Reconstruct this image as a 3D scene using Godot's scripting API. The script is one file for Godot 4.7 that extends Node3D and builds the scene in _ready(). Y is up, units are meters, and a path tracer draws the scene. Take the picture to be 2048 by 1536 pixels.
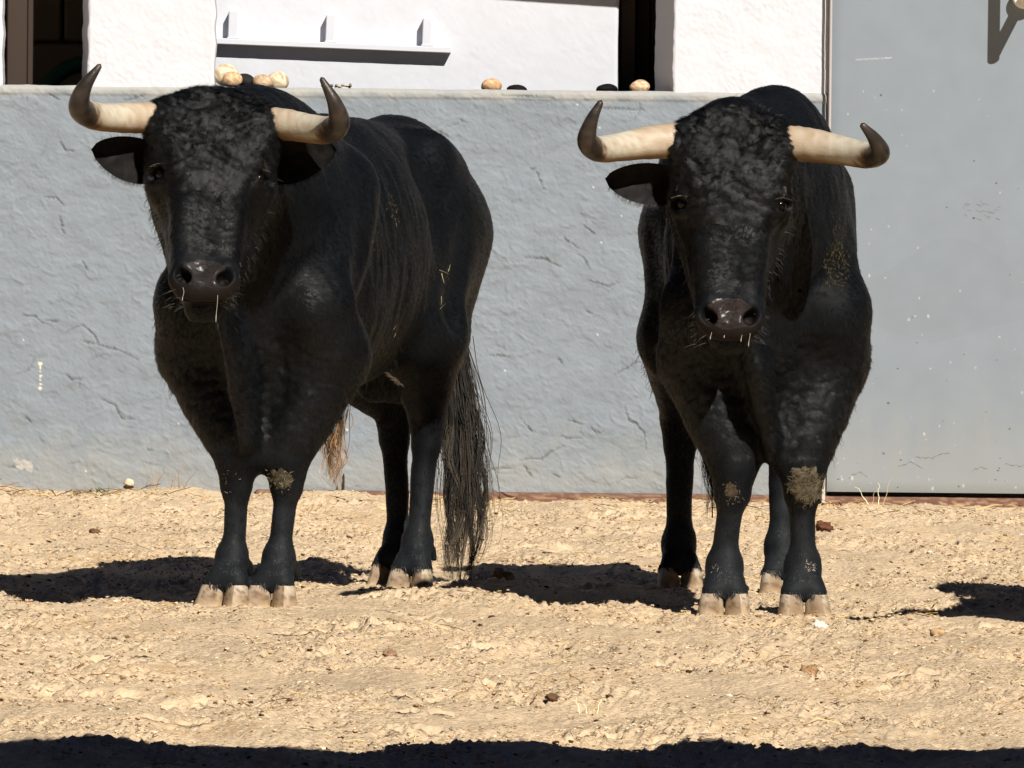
extends Node3D

# ------------------------------------------------------------------ helpers
var rng := RandomNumberGenerator.new()
var n_fine := FastNoiseLite.new()
var n_mid := FastNoiseLite.new()
var n_broad := FastNoiseLite.new()
var n_cell := FastNoiseLite.new()
var n_ridge := FastNoiseLite.new()
var taken := {}

func numbered(called: String) -> String:
	var n: int = taken.get(called, -1) + 1
	taken[called] = n
	return called if n == 0 else "%s_%03d" % [called, n]

func setup_noise(n: FastNoiseLite, s: int, freq: float, oct: int, type := FastNoiseLite.TYPE_SIMPLEX_SMOOTH) -> void:
	n.seed = s
	n.noise_type = type
	n.frequency = freq
	n.fractal_type = FastNoiseLite.FRACTAL_FBM if oct > 1 else FastNoiseLite.FRACTAL_NONE
	n.fractal_octaves = oct

func srgb(r: float, g: float, b: float) -> Color:       # 0..255, as seen in a picture
	return Color(r / 255.0, g / 255.0, b / 255.0)

func mat(color: Color, rough := 0.8, spec := 0.5) -> StandardMaterial3D:
	var m := StandardMaterial3D.new()
	m.albedo_color = color
	m.roughness = rough
	m.metallic_specular = spec
	return m

func vmat(rough := 0.8, spec := 0.5) -> StandardMaterial3D:
	var m := mat(Color.WHITE, rough, spec)
	m.vertex_color_use_as_albedo = true
	m.vertex_color_is_srgb = true
	return m

func part(called: String, mesh: Mesh, material: Material, parent: Node3D) -> MeshInstance3D:
	var o := MeshInstance3D.new()
	o.name = called
	o.mesh = mesh
	o.material_override = material
	o.cast_shadow = GeometryInstance3D.SHADOW_CASTING_SETTING_ON
	parent.add_child(o, true)
	return o

func thing(called: String, label: String, category: String, at := Vector3.ZERO, turn := 0.0, group := "") -> Node3D:
	var o := Node3D.new()
	o.name = numbered(called)
	add_child(o)
	o.position = at
	o.rotation.y = turn
	tag(o, label, category, group)
	return o

func tag(o: Node3D, label: String, category: String, group := "") -> void:
	o.set_meta("label", label)
	o.set_meta("category", category)
	if group:
		o.set_meta("group", group)

func single(called: String, mesh: Mesh, material: Material, label: String, category: String, at := Vector3.ZERO, group := "") -> MeshInstance3D:
	var o := part(numbered(called), mesh, material, self)
	o.position = at
	tag(o, label, category, group)
	return o

func structure(called: String, mesh: Mesh, material: Material) -> MeshInstance3D:
	var o := part(numbered(called), mesh, material, self)
	o.set_meta("kind", "structure")
	o.set_meta("label", called.replace("_", " "))
	return o

func array_mesh(v: PackedVector3Array, n: PackedVector3Array, idx: PackedInt32Array, c := PackedColorArray(), uv := PackedVector2Array()) -> ArrayMesh:
	var a := []
	a.resize(Mesh.ARRAY_MAX)
	a[Mesh.ARRAY_VERTEX] = v
	a[Mesh.ARRAY_NORMAL] = n
	a[Mesh.ARRAY_INDEX] = idx
	if c.size():
		a[Mesh.ARRAY_COLOR] = c
	if uv.size():
		a[Mesh.ARRAY_TEX_UV] = uv
	var m := ArrayMesh.new()
	m.add_surface_from_arrays(Mesh.PRIMITIVE_TRIANGLES, a)
	return m

func smooth_normals(v: PackedVector3Array, idx: PackedInt32Array) -> PackedVector3Array:
	var n := PackedVector3Array()
	n.resize(v.size())
	for t in range(0, idx.size(), 3):
		var i := idx[t]
		var j := idx[t + 1]
		var k := idx[t + 2]
		var f := (v[k] - v[i]).cross(v[j] - v[i])
		n[i] += f
		n[j] += f
		n[k] += f
	for i in n.size():
		n[i] = n[i].normalized()
	return n

# a rounded box as a mesh of its own, edges cut by bevel
func box_mesh(size: Vector3, bevel := 0.004) -> ArrayMesh:
	var st := SurfaceTool.new()
	st.begin(Mesh.PRIMITIVE_TRIANGLES)
	add_box(st, Vector3.ZERO, size, bevel)
	st.generate_normals()
	return st.commit()

func add_box(st: SurfaceTool, c: Vector3, size: Vector3, b := 0.004) -> void:
	var h := size * 0.5
	st.set_smooth_group(-1)
	var ax := [Vector3.RIGHT, Vector3.UP, Vector3.BACK]
	for d in 3:
		for s in [-1.0, 1.0]:
			var u: Vector3 = ax[(d + 1) % 3]
			var w: Vector3 = ax[(d + 2) % 3]
			var hu: float = h[(d + 1) % 3] - b
			var hw: float = h[(d + 2) % 3] - b
			var o: Vector3 = c + ax[d] * s * h[d]
			quad(st, o - u * hu - w * hw, o + u * hu - w * hw, o + u * hu + w * hw, o - u * hu + w * hw, s < 0)
	for d in 3:                                            # the twelve cut edges
		for s in [-1.0, 1.0]:
			for t in [-1.0, 1.0]:
				var u: Vector3 = ax[(d + 1) % 3] * s
				var w: Vector3 = ax[(d + 2) % 3] * t
				var l: Vector3 = ax[d] * (h[d] - b)
				var hu: float = h[(d + 1) % 3]
				var hw: float = h[(d + 2) % 3]
				var p := c + u * hu + w * (hw - b)
				var q := c + u * (hu - b) + w * hw
				quad(st, p - l, p + l, q + l, q - l, s * t > 0)
	for s in [-1.0, 1.0]:
		for t in [-1.0, 1.0]:
			for r in [-1.0, 1.0]:
				var p := c + Vector3(s * h.x, t * (h.y - b), r * (h.z - b))
				var q := c + Vector3(s * (h.x - b), t * h.y, r * (h.z - b))
				var w := c + Vector3(s * (h.x - b), t * (h.y - b), r * h.z)
				if s * t * r > 0:
					tri(st, p, w, q)
				else:
					tri(st, p, q, w)

func tri(st: SurfaceTool, a: Vector3, b: Vector3, c: Vector3) -> void:
	st.add_vertex(a)
	st.add_vertex(b)
	st.add_vertex(c)

func quad(st: SurfaceTool, a: Vector3, b: Vector3, c: Vector3, d: Vector3, same := true) -> void:
	if same:
		tri(st, a, b, c)
		tri(st, a, c, d)
	else:
		tri(st, a, c, b)
		tri(st, a, d, c)

# a tube swept along points with a radius at each; colours optional
func tube(pts: Array, radii: Array, sides := 10, cols := [], squash := 1.0) -> ArrayMesh:
	var v := PackedVector3Array()
	var c := PackedColorArray()
	var idx := PackedInt32Array()
	var up := Vector3(0.13, 0.97, 0.21)
	for i in pts.size():
		var t: Vector3 = (pts[mini(i + 1, pts.size() - 1)] - pts[maxi(i - 1, 0)]).normalized()
		var x := t.cross(up).normalized()
		var y := x.cross(t).normalized()
		up = y
		for s in sides:
			var a := TAU * s / sides
			v.append(pts[i] + (x * cos(a) + y * sin(a) * squash) * radii[i])
			if cols.size():
				c.append(cols[i])
	for i in pts.size() - 1:
		for s in sides:
			var a := i * sides + s
			var b := i * sides + (s + 1) % sides
			idx.append_array([a, b, a + sides, b, b + sides, a + sides])
	var e := v.size()
	v.append(pts[0])
	v.append(pts[-1])
	if cols.size():
		c.append(cols[0])
		c.append(cols[-1])
	var l := (pts.size() - 1) * sides
	for s in sides:
		idx.append_array([e, (s + 1) % sides, s, e + 1, l + s, l + (s + 1) % sides])
	return array_mesh(v, smooth_normals(v, idx), idx, c)

func spline(ctrl: Array, n: int) -> Array:                 # Catmull-Rom through Vector3 or float values
	var out := []
	var m := ctrl.size() - 1
	for i in n + 1:
		var f := float(i) / n * m
		var k := mini(int(f), m - 1)
		var t := f - k
		var p1 = ctrl[k]
		var p2 = ctrl[k + 1]
		var p0 = ctrl[k - 1] if k > 0 else p1 * 2.0 - p2
		var p3 = ctrl[k + 2] if k + 2 <= m else p2 * 2.0 - p1
		out.append((p1 * 2.0 + (p2 - p0) * t + (p0 * 2.0 - p1 * 5.0 + p2 * 4.0 - p3) * t * t + (p1 * 3.0 - p0 - p2 * 3.0 + p3) * t * t * t) * 0.5)
	return out

# a stone-like lump
func lump_mesh(r: Vector3, s: int, rough: float, rings := 10, freq := 1.2, color := Color(1, 1, 1), vary := 0.0) -> ArrayMesh:
	var n := FastNoiseLite.new()
	setup_noise(n, s, freq, 3)
	var v := PackedVector3Array()
	var c := PackedColorArray()
	var idx := PackedInt32Array()
	var sides := rings * 2
	for i in rings + 1:
		var th := PI * i / rings
		for j in sides:
			var ph := TAU * j / sides
			var d := Vector3(sin(th) * cos(ph), cos(th), sin(th) * sin(ph))
			v.append(d * r * (1.0 + rough * n.get_noise_3dv(d * 1.0)))
			var f := 1.0 + vary * n.get_noise_3dv(d * 3.0 + Vector3(9, 4, 2))
			c.append(Color(color.r * f, color.g * f, color.b * f))
	for i in rings:
		for j in sides:
			var a := i * sides + j
			var b := i * sides + (j + 1) % sides
			idx.append_array([a, a + sides, b, b, a + sides, b + sides])
	return array_mesh(v, smooth_normals(v, idx), idx, c)

# ------------------------------------------------------------------ a body as one smooth field of tapered bones
class Field:
	var a := PackedVector3Array()
	var ba := PackedVector3Array()
	var inv := PackedFloat32Array()
	var ra := PackedFloat32Array()
	var dr := PackedFloat32Array()
	var ikx := PackedFloat32Array()
	var km := PackedFloat32Array()
	var kk := PackedFloat32Array()
	var kind := PackedByteArray()       # 0 body, 1 head, 2 hollow in the body, 3 hollow in the head
	var to_head := Transform3D()
	var h := 0.01
	var origin := Vector3.ZERO
	var tasks := []                     # [corner, ids]
	var results := []
	var mutex := Mutex.new()
	var keep_center := Vector3.ZERO
	var keep_r := 0.0
	var keep_inside := true

	func bone(p: Vector3, q: Vector3, r0: float, r1: float, kx := 1.0, k := 0.05, sort := 0) -> void:
		var s := Vector3(1.0 / kx, 1, 1)
		a.append(p * s)
		var d := (q - p) * s
		ba.append(d)
		inv.append(1.0 / maxf(d.length_squared(), 1e-9))
		ra.append(r0)
		dr.append(r1 - r0)
		ikx.append(1.0 / kx)
		km.append(minf(kx, 1.0))
		kk.append(k)
		kind.append(sort)

	func both(p: Vector3, q: Vector3, r0: float, r1: float, kx := 1.0, k := 0.05, sort := 0) -> void:
		bone(p, q, r0, r1, kx, k, sort)
		bone(Vector3(-p.x, p.y, p.z), Vector3(-q.x, q.y, q.z), r0, r1, kx, k, sort)

	func one(i: int, p: Vector3, ph: Vector3) -> float:
		var w := ph if kind[i] & 1 else p
		var q := Vector3(w.x * ikx[i], w.y, w.z) - a[i]
		var t := clampf(q.dot(ba[i]) * inv[i], 0.0, 1.0)
		return ((q - ba[i] * t).length() - ra[i] - dr[i] * t) * km[i]

	func dist(p: Vector3, ids: PackedInt32Array) -> float:
		var ph := to_head * p
		var d := 1.0
		for i in ids:
			var w := ph if kind[i] & 1 else p
			var q := Vector3(w.x * ikx[i], w.y, w.z) - a[i]
			var t := clampf(q.dot(ba[i]) * inv[i], 0.0, 1.0)
			var e := ((q - ba[i] * t).length() - ra[i] - dr[i] * t) * km[i]
			var k := kk[i]
			if kind[i] < 2:
				var g := k - absf(d - e)
				d = minf(d, e)
				if g > 0.0:
					d -= g * g * 0.25 / k
			else:
				var g := k - absf(d + e)
				d = maxf(d, -e)
				if g > 0.0:
					d += g * g * 0.25 / k
		return d

	func ids_near(c: Vector3, ids: PackedInt32Array, half: float) -> PackedInt32Array:
		var ph := to_head * c
		var ds := PackedFloat32Array()
		var best := 9.0
		for i in ids:
			var e := one(i, c, ph)
			ds.append(e)
			if kind[i] < 2:
				best = minf(best, e)
		var out := PackedInt32Array()
		for j in ids.size():
			var i := ids[j]
			if kind[i] < 2:
				if ds[j] < best + 2.0 * half + kk[i]:
					out.append(i)
			elif ds[j] < half + kk[i]:
				out.append(i)
		return out

	func run(lo: Vector3, hi: Vector3, cell: float) -> void:
		h = cell
		origin = lo
		tasks.clear()
		var order := PackedInt32Array()
		for s in [[0, 1], [2, 3]]:
			for i in a.size():
				if kind[i] in s:
					order.append(i)
		var big := 16.0 * h
		var half := big * 0.866
		var n := ((hi - lo) / big).ceil()
		for x in int(n.x):
			for y in int(n.y):
				for z in int(n.z):
					var c := lo + (Vector3(x, y, z) + Vector3(0.5, 0.5, 0.5)) * big
					var away := c.distance_to(keep_center)
					if keep_inside and away - half > keep_r or not keep_inside and away + half < keep_r:
						continue
					var ids := ids_near(c, order, half)
					if absf(dist(c, ids)) < half + 0.03:
						tasks.append([Vector3i(x, y, z) * 16, ids])
		results.resize(tasks.size())
		var job := WorkerThreadPool.add_group_task(work, tasks.size(), -1, true)
		WorkerThreadPool.wait_for_group_task_completion(job)

	func work(at: int) -> void:
		var corner: Vector3i = tasks[at][0]
		var all: PackedInt32Array = tasks[at][1]
		var keys := PackedInt64Array()
		var pos := PackedVector3Array()
		var edges := PackedInt64Array()
		var s := PackedFloat32Array()
		s.resize(125)
		var half := 4.0 * h * 0.866
		for b in 64:
			var c0 := corner + Vector3i(b & 3, (b >> 2) & 3, b >> 4) * 4
			var mid := origin + (Vector3(c0) + Vector3(2, 2, 2)) * h
			var away := mid.distance_to(keep_center)
			if keep_inside and away > keep_r or not keep_inside and away < keep_r:
				continue
			if absf(dist(mid, all)) > half + 0.004:
				continue
			var ids := ids_near(mid, all, half)
			var m := 0
			for k in 5:
				for j in 5:
					for i in 5:
						s[m] = dist(origin + Vector3(c0.x + i, c0.y + j, c0.z + k) * h, ids)
						m += 1
			for k in 4:
				for j in 4:
					for i in 4:
						var q := i + 5 * j + 25 * k
						var d0 := s[q]
						var d1 := s[q + 1]
						var d2 := s[q + 5]
						var d3 := s[q + 6]
						var d4 := s[q + 25]
						var d5 := s[q + 26]
						var d6 := s[q + 30]
						var d7 := s[q + 31]
						var neg := int(d0 < 0) + int(d1 < 0) + int(d2 < 0) + int(d3 < 0) + int(d4 < 0) + int(d5 < 0) + int(d6 < 0) + int(d7 < 0)
						if neg == 0 or neg == 8:
							continue
						var x := c0.x + i
						var y := c0.y + j
						var z := c0.z + k
						var key := x + (y << 12) + (z << 24)
						var g := Vector3(d1 - d0 + d3 - d2 + d5 - d4 + d7 - d6, d2 - d0 + d3 - d1 + d6 - d4 + d7 - d5, d4 - d0 + d5 - d1 + d6 - d2 + d7 - d3) * 0.25
						var mean := (d0 + d1 + d2 + d3 + d4 + d5 + d6 + d7) * 0.125
						var off := -g * (mean / maxf(g.length_squared(), 1e-8))
						off = off.clamp(Vector3(-0.5, -0.5, -0.5), Vector3(0.5, 0.5, 0.5))
						keys.append(key)
						pos.append(origin + (Vector3(x + 0.5, y + 0.5, z + 0.5) + off) * h)
						if (d0 < 0) != (d1 < 0):
							edges.append(key * 8 + (1 if d0 < 0 else 0))
						if (d0 < 0) != (d2 < 0):
							edges.append(key * 8 + 2 + (1 if d0 < 0 else 0))
						if (d0 < 0) != (d4 < 0):
							edges.append(key * 8 + 4 + (1 if d0 < 0 else 0))
		mutex.lock()
		results[at] = [keys, pos, edges]
		mutex.unlock()

	func surface() -> Array:            # [positions, indices]
		var where := {}
		var v := PackedVector3Array()
		var idx := PackedInt32Array()
		for r in results:
			var keys: PackedInt64Array = r[0]
			var n := v.size()
			for i in keys.size():
				where[keys[i]] = n + i
			v.append_array(r[1])
		for r in results:
			for e: int in r[2]:
				var key := e >> 3
				var ax := (e & 7) >> 1
				var u := 1 << 12 if ax == 0 else (1 << 24 if ax == 1 else 1)
				var w := 1 << 24 if ax == 0 else (1 if ax == 1 else 1 << 12)
				var p: int = where.get(key, -1)
				var q: int = where.get(key - u, -1)
				var t: int = where.get(key - u - w, -1)
				var o: int = where.get(key - w, -1)
				if p < 0 or q < 0 or t < 0 or o < 0:
					continue
				if e & 1:
					idx.append_array([p, t, q, p, o, t])
				else:
					idx.append_array([p, q, t, p, t, o])
		return [v, idx]

# ------------------------------------------------------------------ the bulls
class Bull:
	var root: Node3D
	var head := Transform3D()
	var feet := []                      # front left, front right, rear left, rear right (as seen from the front), Vector3 on the ground
	var v := PackedVector3Array()       # skin
	var n := PackedVector3Array()
	var idx := PackedInt32Array()
	var seed_no := 0
	var view := Vector3(0, 0, 1)          # towards the open side of the corral, in the body frame
	var field: Field
	var withers := 1.375                # their height
	var brow := 1.0                     # breadth of the forehead
	var arms := 0.18                    # how far out the elbows stand
	var girth := 0.64                   # width of the ribs against their depth
	var hump := 0.0                     # sideways lean of the withers
	var leg := 1.0                      # thickness of the lower legs
	var knees := []                     # where each foreknee stands from its hoof: x and z

func bull_field(b: Bull) -> Field:
	var f := Field.new()
	f.to_head = b.head.affine_inverse()
	var nape := b.head * Vector3(0, -0.05, -0.17)
	var throat := b.head * Vector3(0, -0.22, -0.2)
	var lg := b.leg
	# trunk
	f.bone(Vector3(0, 0.93, 0.30), Vector3(0, 0.93, -0.2), 0.355, 0.36, b.girth, 0.09)
	f.bone(Vector3(b.hump, b.withers - 0.2, 0.44), Vector3(b.hump * 0.5, 1.11, 0.0), 0.2, 0.175, 0.66, 0.08)
	f.bone(Vector3(0, 1.0, -0.15), Vector3(0, 1.07, -0.68), 0.28, 0.25, 0.74, 0.09)
	f.bone(Vector3(0, 0.80, 0.2), Vector3(0, 0.90, -0.35), 0.24, 0.19, 0.82, 0.10)
	f.bone(Vector3(0, 1.06, -0.7), Vector3(0, 0.9, -0.72), 0.22, 0.19, 0.82, 0.08)
	f.both(Vector3(0.155, 1.2, -0.54), Vector3(0.15, 1.18, -0.6), 0.075, 0.07, 1.0, 0.09)
	f.both(Vector3(0.09, 1.14, -0.86), Vector3(0.09, 1.1, -0.87), 0.055, 0.055, 1.0, 0.08)
	# chest, brisket, neck
	f.bone(Vector3(0, 0.95, 0.44), Vector3(0, 0.80, 0.46), 0.26, 0.19, 0.8, 0.07)
	f.bone(Vector3(0, 0.74, 0.50), Vector3(0, 0.58, 0.52), 0.15, 0.085, 0.7, 0.06)
	f.bone(Vector3(0, 1.09, 0.40), nape, 0.25, 0.185, 0.80, 0.09)
	f.bone(Vector3(b.hump, b.withers - 0.2, 0.38), b.head * Vector3(0, -0.03, -0.14), 0.16, 0.10, 0.8, 0.08)
	f.bone(Vector3(0, 0.98, 0.5), throat, 0.19, 0.12, 0.75, 0.10)
	var chin := b.head * Vector3(0, -0.44, -0.14)
	f.bone(throat * Vector3(0.9, 1, 1) + Vector3(0, -0.06, -0.03), Vector3(0.2 * chin.x, 0.62, 0.69), 0.075, 0.055, 0.28, 0.03)
	f.bone(Vector3(0.2 * chin.x, 0.66, 0.68), Vector3(0.012, 0.47, 0.63), 0.06, 0.045, 0.5, 0.03)
	# shoulders and forelegs
	for i in 2:
		var s := -1.0 if i == 0 else 1.0
		var foot: Vector3 = b.feet[i]
		f.bone(Vector3(0.135 * s, 1.12, 0.26), Vector3(0.165 * s, 0.80, 0.54), 0.115, 0.112, 1.0, 0.05)
		f.bone(Vector3(0.162 * s, 0.82, 0.54), Vector3(0.155 * s, 0.68, 0.46), 0.108, 0.095, 1.0, 0.045)
		var off: Vector2 = b.knees[i]
		var elbow := Vector3(b.arms * s, 0.68, 0.48)
		var knee := Vector3(foot.x + off.x, 0.36, foot.z + off.y)
		var fet := Vector3(foot.x, 0.13, foot.z - 0.04)
		f.bone(elbow, knee + Vector3(0, 0.05, 0), 0.114, 0.067, 1.0, 0.06)
		f.bone(elbow + Vector3(0, -0.02, -0.06), knee + Vector3(0, 0.1, -0.02), 0.085, 0.055, 1.0, 0.05)
		f.bone(knee + Vector3(0, 0.03, 0.008), knee + Vector3(0, -0.03, 0.006), 0.050 * lg, 0.046 * lg, 1.0, 0.025)
		f.bone(knee, fet, 0.032 * lg, 0.028 * lg, 1.0, 0.03)
		f.bone(knee + Vector3(0.026 * s, -0.01, -0.012), knee + Vector3(0.02 * s, -0.05, -0.01), 0.018, 0.014, 1.0, 0.02)
		f.bone(knee + Vector3(0, -0.03, -0.03), fet + Vector3(0, 0.03, -0.02), 0.025 * lg, 0.025 * lg, 1.0, 0.025)
		f.bone(fet + Vector3(0, 0.01, 0), fet + Vector3(0, -0.015, 0.0), 0.037 * lg, 0.039 * lg, 1.1, 0.03)
		f.bone(fet, Vector3(foot.x, 0.078, foot.z), 0.036 * lg, 0.036, 1.12, 0.025)
		for t in [-1.0, 1.0]:
			f.bone(Vector3(foot.x + 0.026 * t, 0.085, foot.z), Vector3(foot.x + 0.031 * t, 0.066, foot.z + 0.01), 0.028, 0.031, 1.0, 0.02)
			f.bone(fet + Vector3(0.032 * t, -0.02, -0.03), fet + Vector3(0.041 * t, -0.043, -0.036), 0.017, 0.011, 1.0, 0.010)
	# hind legs
	for i in 2:
		var s := -1.0 if i == 0 else 1.0
		var foot: Vector3 = b.feet[i + 2]
		var hip := Vector3(0.12 * s, 1.0, -0.62)
		var stifle := Vector3(0.165 * s, 0.73, lerpf(-0.46, foot.z + 0.26, 0.3))
		var hock := Vector3(lerpf(0.14 * s, foot.x, 0.7), 0.46, foot.z - 0.09)
		var fet := Vector3(foot.x, 0.13, foot.z - 0.04)
		f.bone(hip, stifle, 0.19, 0.115, 0.85, 0.08)
		f.bone(Vector3(0.125 * s, 0.99, -0.74), Vector3(0.14 * s, 0.68, lerpf(-0.72, hock.z + 0.06, 0.5)), 0.155, 0.085, 0.9, 0.08)
		f.bone(stifle + Vector3(0, -0.02, -0.05), hock + Vector3(0, 0.04, 0.01), 0.122, 0.056, 1.0, 0.06)
		f.bone(Vector3(0.14 * s, 0.7, lerpf(-0.72, hock.z, 0.5)), hock + Vector3(0, 0.07, -0.03), 0.075, 0.026, 1.0, 0.05)
		f.bone(hock + Vector3(0, 0.06, -0.035), hock + Vector3(0, 0.01, -0.03), 0.022, 0.026, 1.0, 0.025)
		f.bone(hock + Vector3(0, 0.02, 0), hock + Vector3(0, -0.05, 0), 0.046 * lg, 0.040 * lg, 1.0, 0.03)
		f.bone(hock, fet, 0.040 * lg, 0.032 * lg, 1.0, 0.03)
		f.bone(fet + Vector3(0, 0.01, 0), fet + Vector3(0, -0.015, 0.0), 0.036 * lg, 0.038 * lg, 1.1, 0.03)
		f.bone(fet, Vector3(foot.x, 0.078, foot.z), 0.034 * lg, 0.034, 1.12, 0.025)
		for t in [-1.0, 1.0]:
			f.bone(Vector3(foot.x + 0.024 * t, 0.083, foot.z), Vector3(foot.x + 0.029 * t, 0.064, foot.z + 0.01), 0.026, 0.029, 1.0, 0.02)
			f.bone(fet + Vector3(0.03 * t, -0.02, -0.03), fet + Vector3(0.037 * t, -0.043, -0.036), 0.016, 0.010, 1.0, 0.010)
	# underside
	f.bone(Vector3(0, 0.66, 0.0), Vector3(0, 0.70, -0.25), 0.045, 0.035, 1.0, 0.05)
	f.both(Vector3(0.03, 0.72, -0.62), Vector3(0.03, 0.57, -0.63), 0.045, 0.048, 1.0, 0.03)
	f.bone(Vector3(0.0, 1.17, -0.86), Vector3(0.03, 0.95, -0.94), 0.042, 0.032, 1.0, 0.05)
	# head, in its own frame: x to the side, y up along the face, z out of the face
	f.bone(Vector3(0, -0.01, -0.085), Vector3(0, -0.17, -0.06), 0.105, 0.10, 1.48 * b.brow, 0.04, 1)
	f.both(Vector3(0.108 * b.brow, 0.022, -0.045), Vector3(0.05, 0.036, -0.05), 0.045, 0.04, 1.0, 0.04, 1)
	f.both(Vector3(0.098 * b.brow, -0.03, -0.02), Vector3(0.075 * b.brow, -0.12, 0.0), 0.058, 0.052, 1.0, 0.04, 1)
	f.both(Vector3(0.105, -0.13, -0.015), Vector3(0.117, -0.155, -0.03), 0.038, 0.036, 1.0, 0.03, 1)
	f.both(Vector3(0.062, -0.13, 0.0), Vector3(0.046, -0.42, 0.012), 0.05, 0.040, 1.0, 0.035, 1)
	f.bone(Vector3(0, -0.13, -0.03), Vector3(0, -0.42, -0.02), 0.085, 0.066, 1.0, 0.04, 1)
	f.both(Vector3(0.088, -0.21, -0.08), Vector3(0.055, -0.38, -0.04), 0.045, 0.038, 1.0, 0.035, 1)
	f.both(Vector3(0.092, -0.15, -0.19), Vector3(0.045, -0.42, -0.10), 0.072, 0.04, 1.0, 0.05, 1)
	f.bone(Vector3(0, -0.18, -0.15), Vector3(0, -0.48, -0.07), 0.085, 0.046, 1.1, 0.05, 1)
	f.bone(Vector3(0.016, -0.512, -0.06), Vector3(-0.016, -0.515, -0.055), 0.03, 0.03, 1.0, 0.03, 1)
	f.both(Vector3(0.034, -0.41, 0.01), Vector3(0.038, -0.465, 0.022), 0.044, 0.042, 1.0, 0.03, 1)
	f.both(Vector3(0.035, -0.478, 0.028), Vector3(0.022, -0.488, 0.036), 0.038, 0.034, 1.0, 0.025, 1)
	f.both(Vector3(0.058, -0.428, 0.045), Vector3(0.072, -0.46, 0.035), 0.02, 0.02, 1.0, 0.02, 1)
	f.both(Vector3(0.118, -0.135, 0.018), Vector3(0.142, -0.144, -0.012), 0.016, 0.014, 1.0, 0.010, 1)   # upper lids
	f.both(Vector3(0.122, -0.182, 0.012), Vector3(0.138, -0.178, -0.012), 0.009, 0.008, 1.0, 0.012, 1)   # lower lids
	# hollows: flanks, eye sockets, nostrils, the mouth
	f.both(Vector3(0.265, 1.17, -0.34), Vector3(0.285, 1.03, -0.37), 0.09, 0.06, 1.0, 0.07, 2)
	f.both(Vector3(0.31, 1.12, 0.36), Vector3(0.31, 0.86, 0.46), 0.05, 0.06, 1.0, 0.06, 2)
	f.both(Vector3(0.30, 0.98, -0.5), Vector3(0.29, 0.78, -0.42), 0.04, 0.05, 1.0, 0.05, 2)
	f.both(Vector3(0.135, -0.158, 0.014), Vector3(0.142, -0.162, -0.008), 0.016, 0.013, 1.0, 0.014, 3)
	f.both(Vector3(0.072, -0.447, 0.082), Vector3(0.050, -0.463, 0.045), 0.019, 0.016, 1.0, 0.007, 3)
	f.both(Vector3(0.053, -0.463, 0.085), Vector3(0.048, -0.465, 0.05), 0.021, 0.017, 1.0, 0.007, 3)
	f.bone(Vector3(-0.045, -0.512, 0.03), Vector3(0.045, -0.512, 0.03), 0.006, 0.006, 1.0, 0.012, 3)
	return f

# how far the coat stands in curls and folds at a place of the skin
func hide_offset(p: Vector3, ph: Vector3) -> float:
	var o := 0.0025 * n_mid.get_noise_3dv(p * 9.0)
	var front := smoothstep(-0.1, -0.02, ph.z) * smoothstep(-0.55, -0.3, ph.y) * smoothstep(0.3, 0.2, absf(ph.x))
	if front > 0.0:
		var w := Vector3(n_mid.get_noise_3dv(ph * 6.0 + Vector3(3, 7, 1)), n_mid.get_noise_3dv(ph * 6.0 + Vector3(-5, 2, 9)), 0) * 0.05
		var q := (ph + w) * Vector3(11, 36, 14)
		var top := smoothstep(-0.25, -0.08, ph.y)
		o += front * (0.0012 + 0.0066 * top) * n_ridge.get_noise_3dv(q)
		o += front * (0.003 + 0.002 * top) * n_mid.get_noise_3dv(ph * Vector3(16, 26, 16))
	var neck := smoothstep(0.3, 0.5, p.z) * smoothstep(0.6, 0.9, p.y) * smoothstep(-0.06, -0.14, ph.z)
	if neck > 0.0:
		o += neck * 0.0028 * n_ridge.get_noise_3dv(Vector3(p.x * 10.0, p.y * 4.0, p.z * 16.0) + Vector3.ONE * 0.6 * n_mid.get_noise_3dv(p * 5.0))
	var ribs := smoothstep(0.34, 0.2, p.z) * smoothstep(-0.4, -0.25, p.z) * smoothstep(0.55, 0.75, p.y) * smoothstep(1.3, 1.1, p.y)
	if ribs > 0.0:
		o += ribs * 0.005 * n_ridge.get_noise_3dv(Vector3(p.x * 2.0, p.y * 2.5, p.z * 11.0))
	var arm := smoothstep(0.42, 0.5, p.y) * smoothstep(0.78, 0.66, p.y) * smoothstep(0.3, 0.45, p.z)
	if arm > 0.0:
		o += arm * 0.0045 * n_ridge.get_noise_3dv(p * Vector3(15, 26, 15))
	return o

func hide_color(p: Vector3, ph: Vector3) -> Color:
	var f := 1.0 + 0.25 * n_mid.get_noise_3dv(p * 7.0)
	var c := Color(0.088 * f, 0.097 * f, 0.109 * f)
	var dust := smoothstep(0.4, 0.18, p.y) * (0.55 + 0.6 * n_mid.get_noise_3dv(p * 14.0))
	c = c.lerp(Color(0.2, 0.212, 0.222), clampf(dust, 0.0, 0.45))
	var lip := smoothstep(-0.44, -0.5, ph.y) * smoothstep(0.2, 0.1, ph.length() - 0.45)
	return c.lerp(Color(0.15, 0.125, 0.11), clampf(lip * smoothstep(0.0, 0.03, ph.z), 0.0, 0.7))

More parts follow.
